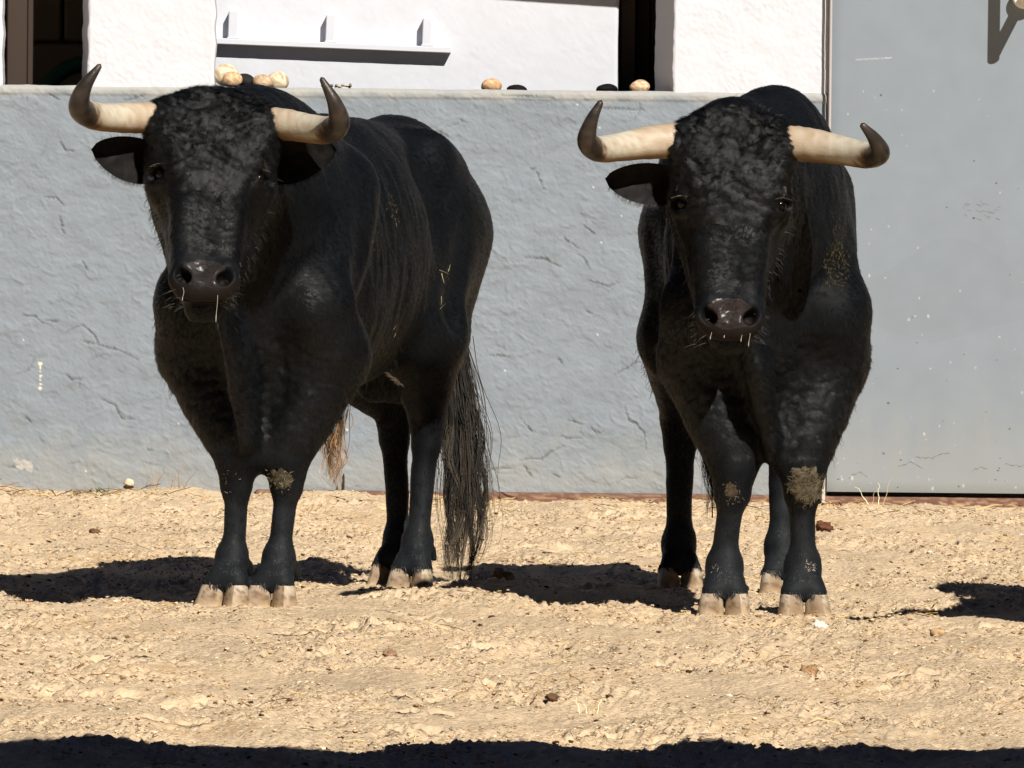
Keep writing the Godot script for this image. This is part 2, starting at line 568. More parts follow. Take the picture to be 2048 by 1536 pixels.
func skin(b: Bull) -> void:
	b.field = bull_field(b)
	var f := b.field
	var hm := b.head * Vector3(0, -0.24, -0.02)
	var fine := 0.004
	var coarse := 0.007
	f.keep_center = hm
	f.keep_r = 0.36
	f.keep_inside = true
	f.run(hm - Vector3.ONE * 0.42, hm + Vector3.ONE * 0.42, fine)
	var s1 := f.surface()
	f.keep_r = 0.345
	f.keep_inside = false
	f.run(Vector3(-0.48, 0.0, -1.2), Vector3(0.48, 1.56, 1.2), coarse)
	var s2 := f.surface()
	b.v = s1[0]
	var shift := b.v.size()
	b.v.append_array(s2[0])
	b.idx = s1[1]
	for i: int in s2[1]:
		b.idx.append(i + shift)
	b.n = smooth_normals(b.v, b.idx)
	var cols := PackedColorArray()
	cols.resize(b.v.size())
	for i in b.v.size():
		var p := b.v[i]
		var ph := f.to_head * p
		cols[i] = hide_color(p, ph)
		b.v[i] = p + b.n[i] * hide_offset(p, ph)
	b.n = smooth_normals(b.v, b.idx)
	part("body", array_mesh(b.v, b.n, b.idx, cols), hide_material, b.root)

# hair: thousands of small tufts lying along the coat
func tuft_mesh(s: int, curl: float) -> ArrayMesh:
	var r := RandomNumberGenerator.new()
	r.seed = s
	var v := PackedVector3Array()
	var n := PackedVector3Array()
	var idx := PackedInt32Array()
	for k in 6:
		var root := Vector3(r.randf_range(-0.45, 0.45), r.randf_range(-0.4, 0.3), 0)
		var lean := r.randf_range(-0.25, 0.25)
		var l := r.randf_range(0.7, 1.1)
		var w := 0.03
		var lift := r.randf_range(0.12, 0.3)
		var side := r.randf_range(-curl, curl)
		var e := v.size()
		for i in 4:
			var t := i / 3.0
			var p := root + Vector3(lean * t + side * t * t, l * t, lift * t * (1.35 - t) - 0.03)
			var hw := w * (1.0 - 0.85 * t)
			v.append(p + Vector3(-hw, 0, 0))
			v.append(p + Vector3(hw, 0, 0))
			var nn := Vector3(r.randf_range(-0.25, 0.25), 0.25, 1.0).normalized()
			n.append((nn + Vector3(-0.4, 0, 0)).normalized())
			n.append((nn + Vector3(0.4, 0, 0)).normalized())
		for i in 3:
			var q := e + i * 2
			idx.append_array([q, q + 2, q + 1, q + 1, q + 2, q + 3])
	return array_mesh(v, n, idx)

func coat_flow(p: Vector3, ph: Vector3, b: Bull) -> Vector3:
	var d := Vector3(0, -0.55, -1.0)
	if p.y < 0.75:
		d = d.lerp(Vector3(0, -1, -0.25), smoothstep(0.75, 0.55, p.y))
	var inhead := smoothstep(-0.2, -0.08, ph.z) * smoothstep(0.62, 0.55, ph.length())
	if inhead > 0.0:
		var fd := Vector3(ph.x * 3.0, 0.2 if ph.y > -0.25 else -0.4, -0.2)
		fd += Vector3(n_mid.get_noise_3dv(ph * 9.0), n_mid.get_noise_3dv(ph * 9.0 + Vector3(4, 4, 4)), 0) * 2.2
		d = d.lerp(b.head.basis * fd, inhead)
	d += Vector3(n_mid.get_noise_3dv(p * 6.0), n_mid.get_noise_3dv(p * 6.0 + Vector3(7, 7, 7)), n_mid.get_noise_3dv(p * 6.0 + Vector3(1, 9, 3))) * 0.6
	return d.normalized()

func coat(b: Bull, count: int, curled: bool) -> void:
	var r := RandomNumberGenerator.new()
	r.seed = 40 + b.seed_no + (5 if curled else 0)
	var mm := MultiMesh.new()
	mm.transform_format = MultiMesh.TRANSFORM_3D
	mm.use_colors = true
	mm.mesh = tuft_curl if curled else tuft_straight
	var where: Array[Transform3D] = []
	var cols := PackedColorArray()
	var tris := b.idx.size() / 3
	var tries := 0
	while where.size() < count and tries < count * 6:
		tries += 1
		var t := (r.randi() % tris) * 3
		var i := b.idx[t]
		var p := b.v[i].lerp(b.v[b.idx[t + 1]], r.randf())
		var ph := b.field.to_head * p
		var inhead := ph.length() < 0.6 and ph.z > -0.22
		var shag := inhead and ph.y > -0.22 and ph.z > -0.12
		var front := p.z > 0.3 and p.y > 0.42 and p.y < 0.72
		if curled != (shag or front):
			continue
		if ph.y < -0.40 and inhead and ph.z > -0.02:
			continue                                      # bare muzzle
		if p.y < 0.09 or inhead and (ph - Vector3(0.135 * signf(ph.x), -0.158, 0.012)).length() < 0.026:
			continue
		var nn := b.n[i]
		if nn.dot(b.view) < -0.35:
			continue                                      # sides that face the far wall
		var flow := coat_flow(p, ph, b)
		var y := flow - nn * flow.dot(nn)
		if y.length() < 0.1:
			continue
		y = y.normalized()
		var l := 0.011 if p.y > 0.45 else 0.007
		var lift := 0.05 + r.randf_range(-0.04, 0.07)
		if curled:
			l = 0.013 if shag else 0.011
			lift = 0.16 + r.randf_range(-0.1, 0.12)
			y = y.rotated(nn, 1.2 * n_mid.get_noise_3dv(p * 22.0))
		elif inhead:
			l = 0.008
		l *= r.randf_range(0.75, 1.3)
		y = (y + nn * lift).normalized()
		var x := y.cross(nn).normalized()
		var z := x.cross(y).normalized()
		where.append(Transform3D(Basis(x * l, y * l, z * l), p))
		var f := r.randf_range(0.7, 1.25)
		if inhead:
			f *= 0.78 + 0.2 * n_mid.get_noise_3dv(ph * Vector3(14, 40, 20))
		else:
			f *= 1.05 + 0.3 * n_mid.get_noise_3dv(p * Vector3(34, 14, 26))
		var c := hide_color(p, ph)
		cols.append(Color(c.r * f, c.g * f, c.b * f * 0.98))
	mm.instance_count = where.size()
	for i in where.size():
		mm.set_instance_transform(i, where[i])
		mm.set_instance_color(i, cols[i])
	var o := MultiMeshInstance3D.new()
	o.name = "curly_coat_hair" if curled else "coat_hair"
	o.multimesh = mm
	o.material_override = hair_material
	o.set_meta("kind", "stuff")
	b.root.add_child(o, true)

# a piece of the skin lifted off it: a caked patch, the wet nose, a patch of pale hair
func patch(b: Bull, called: String, c: Vector3, r: Vector3, thick: float, color: Color, m: Material, rough := 0.0, in_head := false, vary := 0.25) -> MeshInstance3D:
	if not in_head:                                        # lay it on the nearest skin that faces the open side
		var best := 9.0
		var at := c
		for i in b.v.size():
			if b.n[i].dot(b.view) > 0.1 and b.v[i].distance_squared_to(c) < best:
				best = b.v[i].distance_squared_to(c)
				at = b.v[i]
		c = at
	var map := {}
	var v := PackedVector3Array()
	var cols := PackedColorArray()
	var idx := PackedInt32Array()
	var t := 0
	while t < b.idx.size():
		var p := b.v[b.idx[t]]
		var q := (b.field.to_head * p - c) / r if in_head else (p - c) / r
		if q.length_squared() < 2.2:
			for k in 3:
				var i := b.idx[t + k]
				if not map.has(i):
					map[i] = v.size()
					var w := b.v[i]
					var e := (b.field.to_head * w - c) / r if in_head else (w - c) / r
					var fall := 1.0 - e.length() + 0.45 * rough * n_mid.get_noise_3dv(w * 30.0)
					var lumps := 1.0 + rough * n_ridge.get_noise_3dv(w * 60.0)
					v.append(w + b.n[i] * (thick * clampf(fall * 3.0, -1.0, 1.0) * lumps))
					var f := 1.0 + vary * n_fine.get_noise_3dv(w * 70.0)
					cols.append(Color(color.r * f, color.g * f, color.b * f))
				idx.append(map[i])
		t += 3
	return part(called, array_mesh(v, smooth_normals(v, idx), idx, cols), m, b.root) if v.size() else null

func horn(b: Bull, path: Array, radii: Array, s: int, side: float) -> void:
	var pts := spline(path, 40)
	var rad := spline(radii, 40)
	var sides := 16
	var v := PackedVector3Array()
	var cols := PackedColorArray()
	var idx := PackedInt32Array()
	var up := Vector3(0, 1, 0.1)
	for i in pts.size():
		var t: Vector3 = (pts[mini(i + 1, pts.size() - 1)] - pts[maxi(i - 1, 0)]).normalized()
		var x := t.cross(up).normalized()
		var y := x.cross(t).normalized()
		up = y
		var along := float(i) / (pts.size() - 1)
		for j in sides:
			var a := TAU * j / sides
			var d := x * cos(a) + y * sin(a)
			var p: Vector3 = pts[i] + d * rad[i] * (1.0 + (0.045 * n_mid.get_noise_3dv(pts[i] * 40.0 + Vector3(s, 0, 0)) + 0.03 * n_mid.get_noise_3dv((pts[i] + d * 0.03) * 30.0)) * (1.0 - along) + 0.018 * sin(along * 130.0 + 3.0 * n_mid.get_noise_3dv(d * 2.0)) * smoothstep(0.25, 0.08, along))
			v.append(b.head * p)
			var w := n_mid.get_noise_3dv(p * Vector3(18, 40, 40) + Vector3(s, 3, 3))
			var pale := Color(0.70, 0.63, 0.545).lerp(Color(0.775, 0.75, 0.68), clampf(smoothstep(0.1, 0.4, along) + w * 0.6, 0, 1))
			pale = pale.lerp(Color(0.62, 0.51, 0.39), clampf(0.7 * n_mid.get_noise_3dv(p * Vector3(50, 26, 26)) + 0.5 * n_fine.get_noise_3dv(p * 90.0) + 0.6 * smoothstep(0.12, 0.0, along), 0.0, 0.75))
			var dark := Color(0.165, 0.152, 0.145).lerp(Color(0.28, 0.245, 0.215), clampf(0.5 + w, 0, 1))
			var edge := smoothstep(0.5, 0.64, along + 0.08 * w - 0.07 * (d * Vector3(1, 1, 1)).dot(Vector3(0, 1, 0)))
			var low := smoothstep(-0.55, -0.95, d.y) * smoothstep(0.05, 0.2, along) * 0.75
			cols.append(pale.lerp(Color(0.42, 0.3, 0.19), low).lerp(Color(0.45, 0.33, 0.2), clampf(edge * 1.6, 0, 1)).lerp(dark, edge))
	for i in pts.size() - 1:
		for j in sides:
			var q := i * sides + j
			var w := i * sides + (j + 1) % sides
			idx.append_array([q, w, q + sides, w, w + sides, q + sides])
	var e := v.size()
	v.append(b.head * (pts[-1] + (pts[-1] - pts[-2]).normalized() * rad[-1] * 0.8))
	cols.append(Color(0.2, 0.17, 0.15))
	for j in sides:
		idx.append_array([e, (pts.size() - 1) * sides + j, (pts.size() - 1) * sides + (j + 1) % sides])
	var nn := smooth_normals(v, idx)
	var mid := v[sides * 8]
	if nn[sides * 8].dot(mid - b.head * (pts[8] as Vector3)) < 0.0:
		for t in range(0, idx.size(), 3):
			var k := idx[t]
			idx[t] = idx[t + 1]
			idx[t + 1] = k
		nn = smooth_normals(v, idx)
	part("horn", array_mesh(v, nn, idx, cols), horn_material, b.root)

# an ear: a cupped leaf with a thickness, paler inside; base and tip in the head's frame
func ear(b: Bull, base: Vector3, tip: Vector3, wide: float, s: int) -> void:
	var axis := tip - base
	var up := Vector3(0, 1, 0.15)
	var out := axis.cross(up).normalized()
	if out.z < 0.0:
		out = -out
	up = (up - axis.normalized() * up.dot(axis.normalized())).normalized()
	var v := PackedVector3Array()
	var cols := PackedColorArray()
	var idx := PackedInt32Array()
	var nu := 22
	var nv := 18
	for face in 2:
		for i in nu + 1:
			var t := float(i) / nu
			var w := wide * (0.55 + 0.6 * sin(PI * pow(t, 0.75) * 0.93)) * sqrt(maxf(0.0, 1.0 - pow(t, 6.0)))
			for j in nv + 1:
				var a := (float(j) / nv - 0.5) * 2.0
				var cup := 0.42 * (1.0 - a * a) * wide * (1.1 - 0.7 * t) 
				var p := base + axis * t + up * (a * w * (0.85 if a > 0 else 1.0)) - out * cup
				p += out * 0.004 * n_mid.get_noise_3dv(p * 24.0 + Vector3(s, 0, 0))
				if face == 1:
					p -= out * 0.007 * sqrt(maxf(0.0, 1.0 - a * a)) * (1.0 - pow(t, 4.0))
				v.append(b.head * p)
				var f := 1.0 + 0.3 * n_fine.get_noise_3dv(p * Vector3(60, 25, 60))
				var inner := Color(0.125 * f, 0.12 * f, 0.118 * f) if face == 0 else Color(0.13, 0.13, 0.13)
				cols.append(inner)
	var m := (nu + 1) * (nv + 1)
	for face in 2:
		for i in nu:
			for j in nv:
				var q := face * m + i * (nv + 1) + j
				if face == 0:
					idx.append_array([q, q + 1, q + nv + 1, q + 1, q + nv + 2, q + nv + 1])
				else:
					idx.append_array([q, q + nv + 1, q + 1, q + 1, q + nv + 1, q + nv + 2])
	for i in nu:                                           # close the rim
		for j in [0, nv]:
			var q: int = i * (nv + 1) + j
			idx.append_array([q, q + m, q + nv + 1, q + nv + 1, q + m, q + m + nv + 1])
	var nn := smooth_normals(v, idx)
	var o := part("ear", array_mesh(v, nn, idx, cols), hide_material, b.root)
	# a fringe of hair along the edge and inside
	var r := RandomNumberGenerator.new()
	r.seed = s + 77
	var pts := []
	for k in 420:
		var i := r.randi_range(3, nu - 1)
		var j := 0 if r.randf() < 0.5 else (nv if r.randf() < 0.15 else r.randi_range(1, nv - 1))
		var q := i * (nv + 1) + j
		var outw := (v[q] - v[i * (nv + 1) + nv / 2]).normalized() if j == 0 or j == nv else (b.head.basis * (out + Vector3(0, -0.8, 0))).normalized()
		var d := (outw + (b.head.basis * axis).normalized() * 0.6 + Vector3(r.randf_range(-0.3, 0.3), r.randf_range(-0.4, 0.2), r.randf_range(-0.3, 0.3))).normalized()
		pts.append([v[q].lerp(v[q - nv - 1], r.randf()), d, r.randf_range(0.005, 0.015)])
	part("ear_hair", strand_mesh(pts, 0.0004, Color(0.12, 0.115, 0.11), r, 0.35, 0.006), hair_material, o)

# many loose hairs as one mesh: [root, direction, length] each, sagging and waving
func strand_mesh(list: Array, w: float, color: Color, r: RandomNumberGenerator, sag := 0.3, wave := 0.0, seg := 4, tip := Color(-1, 0, 0)) -> ArrayMesh:
	var v := PackedVector3Array()
	var n := PackedVector3Array()
	var c := PackedColorArray()
	var idx := PackedInt32Array()
	for s in list:
		var p: Vector3 = s[0]
		var d: Vector3 = s[1]
		var l: float = s[2]
		var f := r.randf_range(0.7, 1.4)
		var ph := r.randf() * TAU
		var turns := r.randf_range(2.0, 4.0)
		var e := v.size()
		var side := d.cross(Vector3(r.randf_range(-0.4, 0.4), r.randf_range(-0.4, 0.4), 1)).normalized()
		for i in seg + 1:
			var t := float(i) / seg
			var q := p + side * wave * sin(ph + t * turns * TAU * 0.5) * t
			var hw := w * (1.0 - 0.7 * t)
			v.append(q - side * hw)
			v.append(q + side * hw)
			var nn := side.cross(d).normalized()
			if nn.z < 0.0:
				nn = -nn
			n.append((nn - side * 0.5).normalized())
			n.append((nn + side * 0.5).normalized())
			var k := color if tip.r < 0.0 else color.lerp(tip, t)
			for u in 2:
				c.append(Color(k.r * f, k.g * f, k.b * f))
			d = (d + Vector3(0, -sag / seg, 0)).normalized()
			p += d * l / seg
		for i in seg:
			var q := e + i * 2
			idx.append_array([q, q + 2, q + 1, q + 1, q + 2, q + 3])
	return array_mesh(v, n, idx, c)

# one claw of a cloven hoof, lofted from its coronet to the ground
func claw_mesh(s: float, k: float, seed_at: int) -> ArrayMesh:
	var v := PackedVector3Array()
	var cols := PackedColorArray()
	var idx := PackedInt32Array()
	var rings := 12
	var sides := 22
	for i in rings + 1:
		var t := float(i) / rings                          # 0 at the top
		var y := lerpf(0.058, -0.014, t)
		var wide := lerpf(0.028, 0.0355, sin(t * PI * 0.5)) * k
		var long := lerpf(0.038, 0.064, t) * k
		var cz := lerpf(0.010, 0.034, t) * k
		if i >= rings - 2:
			wide *= 0.97 - 0.04 * (i - rings + 2)
			long *= 0.98 - 0.03 * (i - rings + 2)
		for j in sides:
			var a := TAU * j / sides
			var x := cos(a)
			var z := sin(a)
			var inner := x * s < 0.0
			var px := x * wide * (0.97 if inner else 1.0)
			var pz := z * long * (1.0 if z > 0 else 0.72)
			if z > 0.0:
				px += s * (z * z * 0.004 * t - (0.006 * z * (1.0 if inner else 0.0) * -1.0))                     # toes point a little inward
			var p := Vector3(px, y, cz + pz)
			p *= 1.0 + 0.035 * n_mid.get_noise_3dv(p * 60.0 + Vector3(seed_at, 0, 0))
			v.append(p)
			var w := n_mid.get_noise_3dv(p * Vector3(60, 14, 60) + Vector3(seed_at, 5, 1))
			var c := Color(0.69, 0.615, 0.51).lerp(Color(0.53, 0.45, 0.36), clampf(0.5 + 1.3 * w, 0.0, 1.0))
			c = c.lerp(Color(0.80, 0.78, 0.73), clampf(smoothstep(0.55, 0.1, t) * (0.5 + 1.2 * w), 0.0, 1.0))
			c = c.lerp(Color(0.40, 0.31, 0.23), clampf(smoothstep(0.15, 0.6, w) * 0.8 + (0.4 if inner and z > 0.5 else 0.0), 0.0, 1.0))
			c = c.lerp(Color(0.34, 0.27, 0.2), clampf(smoothstep(0.2, 0.5, n_mid.get_noise_3dv(p * Vector3(110, 22, 110) + Vector3(7, seed_at, 2))) * 0.6, 0.0, 1.0))
			cols.append(c.lerp(Color(0.80, 0.70, 0.57), clampf(smoothstep(0.5, 0.95, t + 0.35 * w), 0.0, 1.0) * 0.8))
	for i in rings:
		for j in sides:
			var a := i * sides + j
			var b := i * sides + (j + 1) % sides
			idx.append_array([a, b, a + sides, b, b + sides, a + sides])
	return array_mesh(v, smooth_normals(v, idx), idx, cols)

func hooves(b: Bull) -> void:
	for i in 4:
		var foot: Vector3 = b.feet[i]
		var k := 1.0 if i < 2 else 0.93
		for s in [-1.0, 1.0]:
			var o := part("hoof_claw", claw_mesh(s, k, i * 2 + int(s) + b.seed_no), hoof_material, b.root)
			o.position = foot + Vector3(0.032 * s * k, 0.004, 0.0)
			o.rotation.y = s * 0.13 + [-0.1, 0.06, 0.0, 0.03][i]

func eyes(b: Bull) -> void:
	for s in [-1.0, 1.0]:
		var m := SphereMesh.new()
		m.radius = 0.0175
		m.height = 0.035
		m.radial_segments = 20
		m.rings = 12
		var o := part("eye", m, eye_material, b.root)
		o.position = b.head * Vector3(0.1265 * s, -0.16, -0.0005)
		var r := RandomNumberGenerator.new()
		r.seed = 5 + int(s)
		var list := []
		for k in 60:
			var t := r.randf_range(-1.0, 1.0)
			var p := b.head * Vector3(s * (0.128 + 0.012 * t), -0.139 - 0.005 * t * t, 0.026 - 0.012 * t)
			list.append([p, (b.head.basis * Vector3(s * (0.5 + 0.6 * t), -0.25, 0.8)).normalized(), r.randf_range(0.014, 0.026)])
		part("eyelash", strand_mesh(list, 0.0007, Color(0.38, 0.35, 0.29), r, 0.1, 0.0), hair_material, o).transform = o.transform.affine_inverse()
		list.clear()
		for k in 110:                                       # the pale hair over the eye
			var q := Vector2.from_angle(r.randf() * TAU) * sqrt(r.randf())
			var p := b.head * Vector3(s * (0.130 + 0.012 * q.x), -0.118 + 0.016 * q.y, 0.022 - 0.01 * q.x)
			list.append([p, (b.head.basis * Vector3(s * 0.5, -0.9, 0.45)).normalized(), r.randf_range(0.006, 0.013)])
		part("brow_hair", strand_mesh(list, 0.0007, Color(0.26, 0.245, 0.205), r, 0.0, 0.0), hair_material, o).transform = o.transform.affine_inverse()

func drool(b: Bull, list: Array) -> void:                  # [x, y, z in the head, length]
	for d in list:
		var p: Vector3 = b.head * Vector3(d[0], d[1], d[2])
		var pts := []
		var rad := []
		var l: float = d[3]
		for i in 9:
			var t := i / 8.0
			pts.append(p + Vector3(0.002 * sin(t * 5.0), 0.006 - (l + 0.006) * t, 0))
			rad.append([0.0018, 0.0010, 0.0007, 0.0006, 0.0006, 0.0005, 0.0007, 0.0013, 0.0004][i])
		part("drool_strand", tube(pts, rad, 7), drool_material, b.root)

func whiskers(b: Bull) -> void:
	var r := RandomNumberGenerator.new()
	r.seed = 900 + b.seed_no
	for s in [-1.0, 1.0]:
		var list := []
		for k in 40:
			var p := b.head * Vector3(s * r.randf_range(0.05, 0.085), r.randf_range(-0.53, -0.43), r.randf_range(-0.03, 0.05))
			list.append([p, (b.head.basis * Vector3(s * 1.2, r.randf_range(-0.9, 0.1), r.randf_range(0.0, 0.6))).normalized(), r.randf_range(0.012, 0.038)])
		part("whiskers", strand_mesh(list, 0.0005, Color(0.22, 0.21, 0.19), r, 0.3, 0.0), hair_material, b.root).set_meta("kind", "stuff")

# hair hanging over the tops of the hooves
func coronets(b: Bull) -> void:
	var r := RandomNumberGenerator.new()
	r.seed = 500 + b.seed_no
	for i in 4:
		var foot: Vector3 = b.feet[i]
		var list := []
		for k in 260:
			var s := -1.0 if k % 2 else 1.0
			var a := r.randf() * TAU
			var d := Vector3(cos(a), 0, sin(a))
			list.append([foot + Vector3(0.030 * s, r.randf_range(0.056, 0.07), 0.012) + d * Vector3(0.028, 0, 0.034), (d * 0.35 + Vector3(r.randf_range(-0.3, 0.3), -1, 0)).normalized(), r.randf_range(0.006, 0.018)])
		part("hoof_hair", strand_mesh(list, 0.0009, Color(0.09, 0.09, 0.09), r, 0.2, 0.0, 3), hair_material, b.root).set_meta("kind", "stuff")

# flecks of dry dung and chaff stuck in the coat
func specks(b: Bull, called: String, c: Vector3, r3: Vector3, count: int, color: Color, s: int, long := 0.009, off := 0.0) -> void:
	var r := RandomNumberGenerator.new()
	r.seed = s
	var best := 9.0
	var at := c
	for i in b.v.size():
		if b.n[i].dot(b.view) > 0.1 and b.v[i].distance_squared_to(c) < best:
			best = b.v[i].distance_squared_to(c)
			at = b.v[i]
	var near := PackedInt32Array()
	for i in b.v.size():
		var e := ((b.v[i] - at) / r3).length() + 0.5 * n_mid.get_noise_3dv(b.v[i] * 26.0 + Vector3(s, 0, 0))
		if e < 0.75:
			near.append(i)
	if near.is_empty():
		return
	var list := []
	for k in count:
		var i := near[r.randi() % near.size()]
		var n := b.n[i]
		var t := n.cross(Vector3(r.randf_range(-1, 1), r.randf_range(-1, 1), r.randf_range(-1, 1))).normalized()
		list.append([b.v[i] + n * (0.002 + off) + t * 0.003, (t + n * r.randf_range(0.0, 0.35)).normalized(), long * r.randf_range(0.4, 1.4)])
	part(called, strand_mesh(list, 0.0007, color, r, 0.1, 0.001, 2), dung_material, b.root).set_meta("kind", "stuff")

# loose hair at the outline: along jaw, throat, brisket, elbows
func fringe(b: Bull, count: int) -> void:
	var r := RandomNumberGenerator.new()
	r.seed = 300 + b.seed_no
	var list := []
	var tries := 0
	while list.size() < count and tries < count * 80:
		tries += 1
		var i := r.randi() % b.v.size()
		var p := b.v[i]
		if absf(b.n[i].dot(b.view)) > 0.35:
			continue
		var ph := b.field.to_head * p
		var jaw := ph.length() < 0.55 and ph.z < -0.08
		var limb := p.y > 0.42 and p.y < 0.78 and p.z > 0.3
		var flank := p.y > 0.5 and p.y < 0.7 and p.z < -0.2
		if not (jaw or limb or flank) and r.randf() > 0.12:
			continue
		var d := (b.n[i] * 0.8 + coat_flow(p, ph, b) + Vector3(0, -0.4, 0)).normalized()
		list.append([p, d, r.randf_range(0.012, 0.032) if jaw or limb or flank else 0.012])
	part("loose_hair", strand_mesh(list, 0.0008, Color(0.12, 0.12, 0.12), r, 0.5, 0.004), hair_material, b.root).set_meta("kind", "stuff")

# a hanging switch of wavy hair along a spine of points
func switch_hair(b: Bull, called: String, spine: Array, spread: Array, count: int, w: float, color: Color, tip: Color, s: int, core := true) -> void:
	var r := RandomNumberGenerator.new()
	r.seed = s
	var mid := spline(spine, 24)
	var wide := spline(spread, 24)
	var o: Node3D
	if core:
		var rad := []
		for x in wide:
			rad.append(maxf(0.002, x * 0.5 * (1.0 - pow(rad.size() / 20.0, 3.0))))
		o = part(called, tube(mid, rad, 14, [], 0.7), vmat_tint(color), b.root)
	else:
		o = b.root
	var v := PackedVector3Array()
	var n := PackedVector3Array()
	var c := PackedColorArray()
	var idx := PackedInt32Array()
	var locks := []
	for k in 34:
		locks.append([r.randf() * TAU, sqrt(r.randf()), r.randf_range(0.0, 0.4), r.randf_range(0.76, 1.02), r.randf() * TAU, r.randf_range(1.5, 3.8), r.randf_range(0.006, 0.024), r.randf_range(0.55, 1.5)])
	for k in count:
		var lock: Array = locks[k % 34]
		var a: float = lock[0] + r.randf_range(-0.3, 0.3)
		var q: float = clampf(lock[1] + r.randf_range(-0.1, 0.1), 0.0, 1.1)
		var start: float = lock[2] + r.randf_range(-0.05, 0.1)
		var stop: float = lock[3] + r.randf_range(-0.12, 0.02)
		var ph: float = lock[4] + r.randf_range(-0.25, 0.25)
		var turns: float = lock[5]
		var amp: float = lock[6] * r.randf_range(0.8, 1.2)
		var f: float = lock[7] * r.randf_range(0.75, 1.25)
		var stray := 1.0 if r.randf() < 0.9 else r.randf_range(1.2, 2.0)
		var e := v.size()
		var seg := 22
		for i in seg + 1:
			var t := clampf(lerpf(start, stop, float(i) / seg), 0.0, 1.0)
			var x := t * 24.0
			var g := mini(int(x), 23)
			var m: Vector3 = mid[g].lerp(mid[g + 1], x - g)
			var ww: float = lerpf(wide[g], wide[g + 1], x - g) * stray
			var p := m + Vector3(cos(a) * q * ww + amp * sin(ph + t * turns * TAU) * t, 0, sin(a) * q * ww * 0.7 + amp * cos(ph * 1.7 + t * turns * TAU) * t)
			var hw := w * (1.0 - 0.75 * float(i) / seg)
			v.append(p + Vector3(-hw, 0, 0))
			v.append(p + Vector3(hw, 0, 0))
			n.append(Vector3(-0.45, 0.1, 0.8).normalized())
			n.append(Vector3(0.45, 0.1, 0.8).normalized())
			var col := color.lerp(tip, t)
			for u in 2:
				c.append(Color(col.r * f, col.g * f, col.b * f))
		for i in seg:
			var z := e + i * 2
			idx.append_array([z, z + 1, z + 2, z + 1, z + 3, z + 2])
	part("hair_strands" if core else called, array_mesh(v, n, idx, c), hair_material, o)

func vmat_tint(c: Color) -> StandardMaterial3D:
	return mat(Color(c.r * 0.8, c.g * 0.8, c.b * 0.8), 0.75, 0.3)

# ------------------------------------------------------------------ the corral
const WALL_Z := -8.2
var printed_feet: Array[Vector3] = []
var prints := {}

func tread() -> void:
	var r := RandomNumberGenerator.new()
	r.seed = 88
	for k in 240:
		var p := Vector2(r.randf_range(-2.2, 2.2), r.randf_range(-7.6, 6.8))
		var w := r.randf_range(0.035, 0.06)
		var deep := r.randf_range(0.012, 0.03)
		for s in [-0.036, 0.036]:
			var q := p + Vector2(s, 0.0)
			for i in 3:
				for j in 3:
					var bin := Vector2i(floori((q.x + (i - 1) * 0.1) * 4.0), floori((q.y + (j - 1) * 0.1) * 4.0))
					var v := Vector4(q.x, q.y, deep, w)
					if not prints.has(bin):
						prints[bin] = []
					if not prints[bin].has(v):
						prints[bin].append(v)


func ground_height(x: float, z: float) -> float:
	var h := 0.016 * n_broad.get_noise_2d(x, z) + 0.010 * n_mid.get_noise_2d(x * 3.2, z * 1.6)
	var l := n_ridge.get_noise_2d(x * 9.0, z * 5.0)
	var loose := lerpf(0.4, 1.25, smoothstep(-0.35, 0.35, n_broad.get_noise_2d(x * 1.5 + 7.0, z * 0.9)))
	h += 0.007 * l * loose + 0.02 * n_broad.get_noise_2d(x * 2.5 + 3.0, z * 1.1 + 8.0)
	h += loose * 0.009 * n_fine.get_noise_2d(x * 34.0, z * 15.0) + loose * 0.007 * n_fine.get_noise_2d(x * 80.0 + 31.0, z * 36.0)
	h += 0.022 * smoothstep(-0.2, -1.3, x) * smoothstep(-6.6, -8.0, z)
	h -= 0.006 * smoothstep(-7.4, -8.0, z) * smoothstep(-0.3, 0.2, x)
	var bin := Vector2i(floori(x * 4.0), floori(z * 4.0))
	if prints.has(bin):
		for q: Vector4 in prints[bin]:                     # old hoof prints: a dent with a raised rim
			var e := Vector2((x - q.x) / q.w, (z - q.y) / q.w).length() + 0.25 * l
			if e < 1.6:
				h += q.z * (0.35 * smoothstep(0.8, 1.05, e) * smoothstep(1.6, 1.1, e) - smoothstep(1.0, 0.55, e))
	for f in printed_feet:
		var d := Vector2(x - f.x, (z - f.z) * 0.8).length()
		if d < 0.2:
			h = lerpf(f.y + 0.003 * l + 0.012 * smoothstep(0.05, 0.09, d) * n_fine.get_noise_2d(x * 30.0, z * 22.0) + 0.004, h, smoothstep(0.08, 0.2, d))
	return h

func spread_lines(fine_lo: float, fine_hi: float, step: float, outer: Array) -> PackedFloat32Array:
	var a := PackedFloat32Array()
	for o in outer:
		if o < fine_lo:
			a.append(o)
	var n := int((fine_hi - fine_lo) / step)
	for i in n + 1:
		a.append(fine_lo + (fine_hi - fine_lo) * i / n)
	for o in outer:
		if o > fine_hi:
			a.append(o)
	return a

func side_steps(lo: float, hi: float) -> Array:
	var out := []
	var n := int((hi - lo) / 0.035)
	for i in n + 1:
		out.append(lo + (hi - lo) * i / n)
	return out

func grid_index(nx: int, ny: int, flip := false) -> PackedInt32Array:
	var idx := PackedInt32Array()
	idx.resize((nx - 1) * (ny - 1) * 6)
	var m := 0
	for j in ny - 1:
		for i in nx - 1:
			var q := j * nx + i
			idx[m] = q
			idx[m + 1] = q + nx if flip else q + 1
			idx[m + 2] = q + 1 if flip else q + nx
			idx[m + 3] = q + 1
			idx[m + 4] = q + nx if flip else q + nx + 1
			idx[m + 5] = q + nx + 1 if flip else q + nx
			m += 6
	return idx

